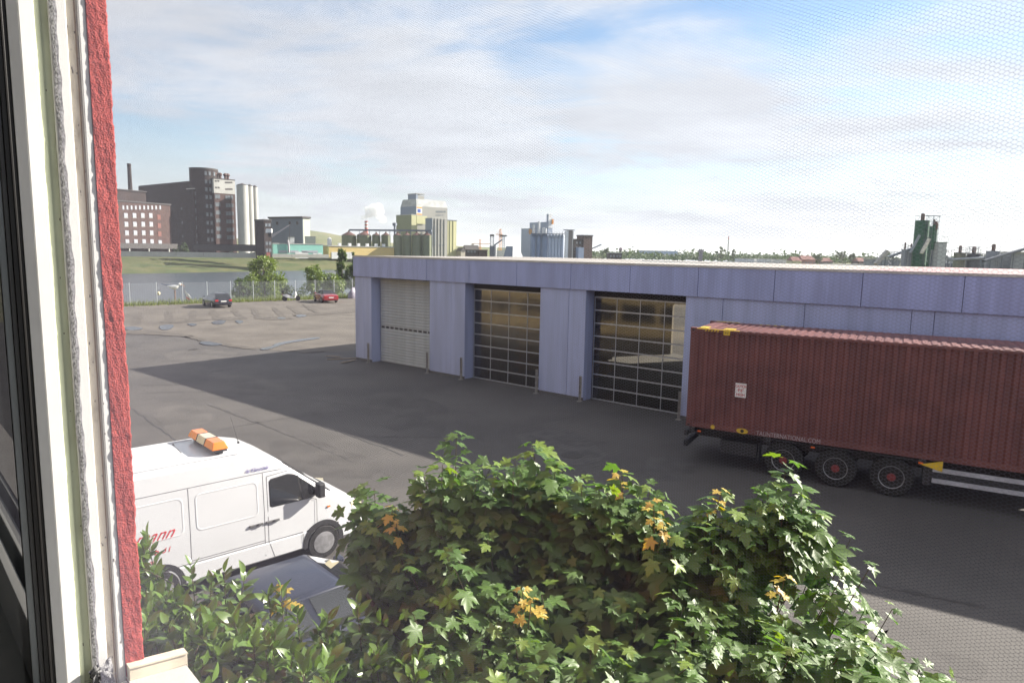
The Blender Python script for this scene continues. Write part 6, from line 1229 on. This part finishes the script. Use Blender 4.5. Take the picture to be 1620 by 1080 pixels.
far_block('town_house', 1254, 1268, 412.5, 520, 'pale house with red tiled roof right of the apartment blocks', m_gy, 1, 4, m_roofr, 'red-roofed houses'); far_block('town_house', 1269, 1290, 410.5, 530, 'larger house with broad red tiled roof on the far shore', M('reddish house wall', (.30, .14, .12), .8), 1, 5, m_roofr, 'red-roofed houses'); far_block('town_house', 1300, 1318, 413.5, 560, 'low red-roofed house left of the round trees', m_brick, 1, 4, m_roofr, 'red-roofed houses'); far_block('town_house', 1358, 1376, 413.5, 560, 'red-roofed house right of the round trees', m_brick, 1, 4, m_roofr, 'red-roofed houses'); far_block('long_hall', 1310, 1372, 418, 430, 'long low pale blue shed roof just above the warehouse roof', M('pale blue hall', (.25, .34, .48), .6), dep=10)
p = at(1332, 398, 700); o = empty('church_spire', (p[0], p[1], 0), 0, 'thin dark church spire behind the largest round tree', 'church'); bx('tower', m_brickd, o, -1.6, 1.6, -1.6, 1.6, 0, p[2] * .6); MB().lathe([(2.0, p[2] * .6 + .01), (.1, p[2])], 8).build('spire', m_roofd, o)
# ------------------------------------------------------------------ concrete works at right
m_green = M('green silo paint', (.022, .095, .055), .5, var=.1, scale=.4); m_gry = M('grey sheet steel', (.27, .29, .33), .55, var=.08, scale=.4)
YP = 150.
def tank(px0, px1, yt, Y, m, label, name='cement_silo', cone=True, top=True, group='silos of the concrete works'):
    p = at((px0 + px1) / 2, yt, Y); r = (px1 - px0) / 2 / 1080 * Y; h = p[2]; o = empty(name, (p[0], p[1], 0), 0, label, 'silo', group); MB().lathe([(r, 0), (r, h * .33), (r * 1.01, h * .335), (r * 1.01, h * .345), (r, h * .35), (r, h - .2), (r * 1.02, h - .2), (r * 1.02, h)], 22).build('shell', m, o, smooth=True, sharp=30)
    if top:
        rl = MB()
        for k in range(12): t = 2 * math.pi * k / 12; rl.cyl((r * math.cos(t), r * math.sin(t), h), (r * math.cos(t), r * math.sin(t), h + 1), .025, .025, 4)
        for k in range(12):
            t = 2 * math.pi * k / 12; t2_ = t + math.pi / 6; rl.cyl((r * math.cos(t), r * math.sin(t), h + 1), (r * math.cos(t2_), r * math.sin(t2_), h + 1), .025, .025, 4)
        rl.build('railing', m_gry, o); MB().lathe([(r * .28, h + .01), (r * .28, h + 1.3), (r * .2, h + 1.5)], 12).build('filter', M('rusty ventilator', (.12, .07, .06), .8), o)
    lad = MB(); lad.cyl((.2, -r - .1, 0), (.2, -r - .1, h), .03, .03, 4).cyl((-.2, -r - .1, 0), (-.2, -r - .1, h), .03, .03, 4)
    for k in range(int(h / .6)): lad.cyl((-.2, -r - .1, k * .6 + .3), (.2, -r - .1, k * .6 + .3), .02, .02, 4)
    lad.build('ladder', m_st, o); return o
tank(1449.5, 1469.5, 349, YP, m_green, 'tallest green cement silo of the concrete works'); tank(1471, 1483, 358, YP + 3, m_green, 'slimmer green silo tower right behind the tall green silo'); tank(1427, 1436, 394.5, YP, m_gry, 'narrow grey silo left of the tall green silo'); tank(1436.3, 1446, 396, YP + 4, m_gry, 'second narrow grey silo left of the tall green silo')
tank(1510.5, 1527, 399.5, YP, M('olive grey steel', (.24, .23, .19), .6, var=.1, scale=.4), 'squat olive-grey tank right of the concrete works'); tank(1531, 1550, 401, YP, M('dark grey steel', (.13, .14, .17), .6, var=.2, scale=.4), 'dark squat tank beside the olive-grey tank'); tank(1562, 1581, 397, YP, m_gry, 'grey squat tank left of the right-hand conveyor')
p = at(1486, 384, YP - 3); o = empty('batching_plant', (p[0], p[1], 0), rad(10), 'pale grey batching block with green rails beside the green silos', 'plant'); h = p[2]; bx('block', M('pale sheet steel', (.38, .40, .42), .55, var=.06), o, -1.0, 1.0, -1, 1, 0, h); bx('green_rail', m_green, o, -1.1, 1.3, -1.1, 1.1, h + .01, h + .12); bx('platform', m_st, o, 1.01, 1.5, -.8, .8, h - 2, h - 1.9)
fr_ = MB()
for x_, y_ in ((-1, -1), (1.3, -1), (1.3, 1), (-1, 1)): fr_.cyl((x_, y_, h + .12), (x_, y_, h + 1.2), .03, .03, 4)
fr_.cyl((-1, -1, h + 1.2), (1.3, -1, h + 1.2), .03, .03, 4).cyl((1.3, -1, h + 1.2), (1.3, 1, h + 1.2), .03, .03, 4); fr_.build('railing', m_gry, o)
lattice(MB(), (-.6, 1.5, 0), (-.6, 1.5, h + 5.6), 1.5, 12, .05).build('hoist_frame', m_st, o); MB().box(-2.5, .9, 1.3, 1.6, h + 5.62, h + 5.75).build('head_beam', m_st, o); MB().lathe([(.15, 0), (.45, .5), (.45, 1.3), (.2, 1.9)], 10, (-.7, .6, h + 2.6)).build('cyclone', M('rusty ventilator', (.12, .07, .06), .8), o)
def conveyor(x0, y0, x1, y1, Y, w, label, m, legs=3):
    A = at(x0, y0, Y); B = at(x1, y1, Y); o = empty('belt_conveyor', (A[0], A[1], 0), 0, label, 'conveyor', 'belt conveyors of the concrete works'); D = B - A; A0 = np.array([0, 0, A[2]]); B0 = A0 + D; mb = MB(); d = D / np.linalg.norm(D); nn = np.array([-d[2], 0, d[0]])
    mb.add([A0 + nn * w + [0, -.5, 0], B0 + nn * w + [0, -.5, 0], B0 - nn * w + [0, -.5, 0], A0 - nn * w + [0, -.5, 0], A0 + nn * w + [0, .5, 0], B0 + nn * w + [0, .5, 0], B0 - nn * w + [0, .5, 0], A0 - nn * w + [0, .5, 0]], [(0, 1, 2, 3), (7, 6, 5, 4), (0, 4, 5, 1), (1, 5, 6, 2), (2, 6, 7, 3), (3, 7, 4, 0)]); mb.build('belt_housing', m, o)
    for k in range(legs): t = (k + .6) / legs; P = A0 + D * t; MB().cyl((P[0], 0, 0), (P[0], 0, P[2] - w), .09, .09, 5).build('leg', m_st, o)
    r2 = MB().cyl(A0 + nn * (w + .5), B0 + nn * (w + .5), .03, .03, 4)
    for k in range(9): P = A0 + D * k / 8; r2.cyl(P + nn * w, P + nn * (w + .5), .025, .025, 4)
    r2.build('handrail', m_st, o)
conveyor(1385, 418, 1404, 397, YP, .35, 'steep pale conveyor at the left edge of the concrete works', M('pale conveyor', (.42, .40, .38), .6)); conveyor(1404, 407, 1450, 391, YP + 3, .25, 'grey conveyor climbing to the green silos', m_gry); conveyor(1556, 413, 1630, 391, YP - 3, .22, 'long conveyor rising to the right edge of the picture', M('dark grey steel', (.13, .14, .17), .6), 4); conveyor(1457.5, 401, 1470, 378, YP - 4, .14, 'pale chute leaning against the tall green silo', M('pale chute', (.62, .58, .50), .5), 0)
o = far_block('sheet_metal_shed', 1601, 1640, 401, YP - 2, 'grey-blue sheet metal shed at the right edge behind the warehouse', m_gry, dep=8)
p = at(1584, 417, YP); mb = MB(); R_ = []
for k, z in ((1.0, 0), (.8, 1.6), (.5, 3.2), (.15, 4.4)): R_.append([(3.6 * k * math.cos(t) * (1 + .08 * math.sin(3 * t)), 3.6 * k * math.sin(t), z) for t in np.linspace(0, 6.28, 25)[:-1]])
tag(mb.loft(R_).build('sand_pile', M('pale sand', (.55, .50, .42), .9, scale=2), None, (p[0], p[1] + 3, 0), smooth=True), 'pale heap of sand beside the grey tank', 'sand pile')
A = at(1514, 394.5, YP - 2); B = at(1554, 394, YP - 2); o = empty('tank_walkway', (A[0], A[1], A[2]), 0, 'railed steel walkway spanning the two squat tanks', 'walkway'); w = B[0] - A[0]; bx('deck', m_st, o, 0, w, -.4, .4, -.75, -.65)
rl = MB()
for k in range(12): rl.cyl((k * w / 11, -.4, -.64), (k * w / 11, -.4, .4), .025, .025, 4)
for z in (-.1, .4): rl.cyl((0, -.4, z), (w, -.4, z), .025, .025, 4)
rl.build('railing', m_gry, o)

# more plant clutter around the concrete works
for i, (xa, xb_, yt, Y, lab, mm) in enumerate(((1386, 1424, 411, 170, 'long low grey shed left of the concrete works', m_gry), (1494, 1509, 409, 165, 'small pale shed between the batching block and the squat tanks', m_white2), (1550, 1563, 407, 160, 'small dark control hut between the squat tanks', m_st), (1582, 1601, 408, 175, 'low brown shed behind the sand pile', m_brick))):
    far_block('works_shed', xa, xb_, yt, Y, lab, mm, 1, 3, None, 'small sheds of the concrete works', 6)
for i, (px_, yt, Y, lab) in enumerate(((1413, 399, 160, 'steel lattice trestle under the grey conveyor'), (1499, 396, 160, 'steel lattice frame right of the batching block'), (1541, 391, 158, 'thin lattice frame above the dark squat tank'), (1556, 402, 155, 'short lattice trestle left of the long conveyor'))):
    p = at(px_, yt, Y); o = empty('lattice_frame', (p[0], p[1], 0), 0, lab, 'steel frame', 'lattice frames of the concrete works'); lattice(MB(), (0, 0, 0), (0, 0, p[2]), 1.3, 8, .06).build('frame', m_st, o); bx('head_platform', m_gry, o, -1.1, 1.1, -.8, .8, p[2] + .01, p[2] + .12)
for i, (x0, y0, x1, y1, lab) in enumerate(((1440, 400, 1455, 372, 'thick pipe climbing the left side of the tall green silo'), (1475, 395, 1478, 356, 'upright green bucket elevator between the green silos'), (1490, 402, 1508, 412, 'sloping pipe from the batching block to the small shed'), (1500, 411, 1556, 408, 'low horizontal pipe in front of the squat tanks'))):
    A = at(x0, y0, YP - 3); B = at(x1, y1, YP - 3); o = empty('works_pipe', (A[0], A[1], 0), 0, lab, 'pipe', 'pipes of the concrete works'); MB().cyl((0, 0, A[2]), (B[0] - A[0], 0, B[2]), .28, .28, 8).build('tube', m_green if i == 1 else m_gry, o); MB().cyl((0, 0, 0), (0, 0, A[2]), .1, .1, 6).build('support', m_st, o)
# ------------------------------------------------------------------ thin haze over the river and town
m_haze = bpy.data.materials.new('thin haze'); m_haze.use_nodes = True; nt = m_haze.node_tree; nt.nodes.clear(); _o = nt.nodes.new('ShaderNodeOutputMaterial'); _v = nt.nodes.new('ShaderNodeVolumePrincipled'); _v.inputs['Color'].default_value = (.90, .94, 1, 1); _v.inputs['Density'].default_value = .00011; _v.inputs['Anisotropy'].default_value = .2; nt.links.new(_v.outputs[0], _o.inputs['Volume'])
tag(MB().box(-10500, 10500, -1500, 11000, -6.0, 70).build('haze', m_haze), 'thin pale haze over the river and the far town', 'haze', kind='stuff')
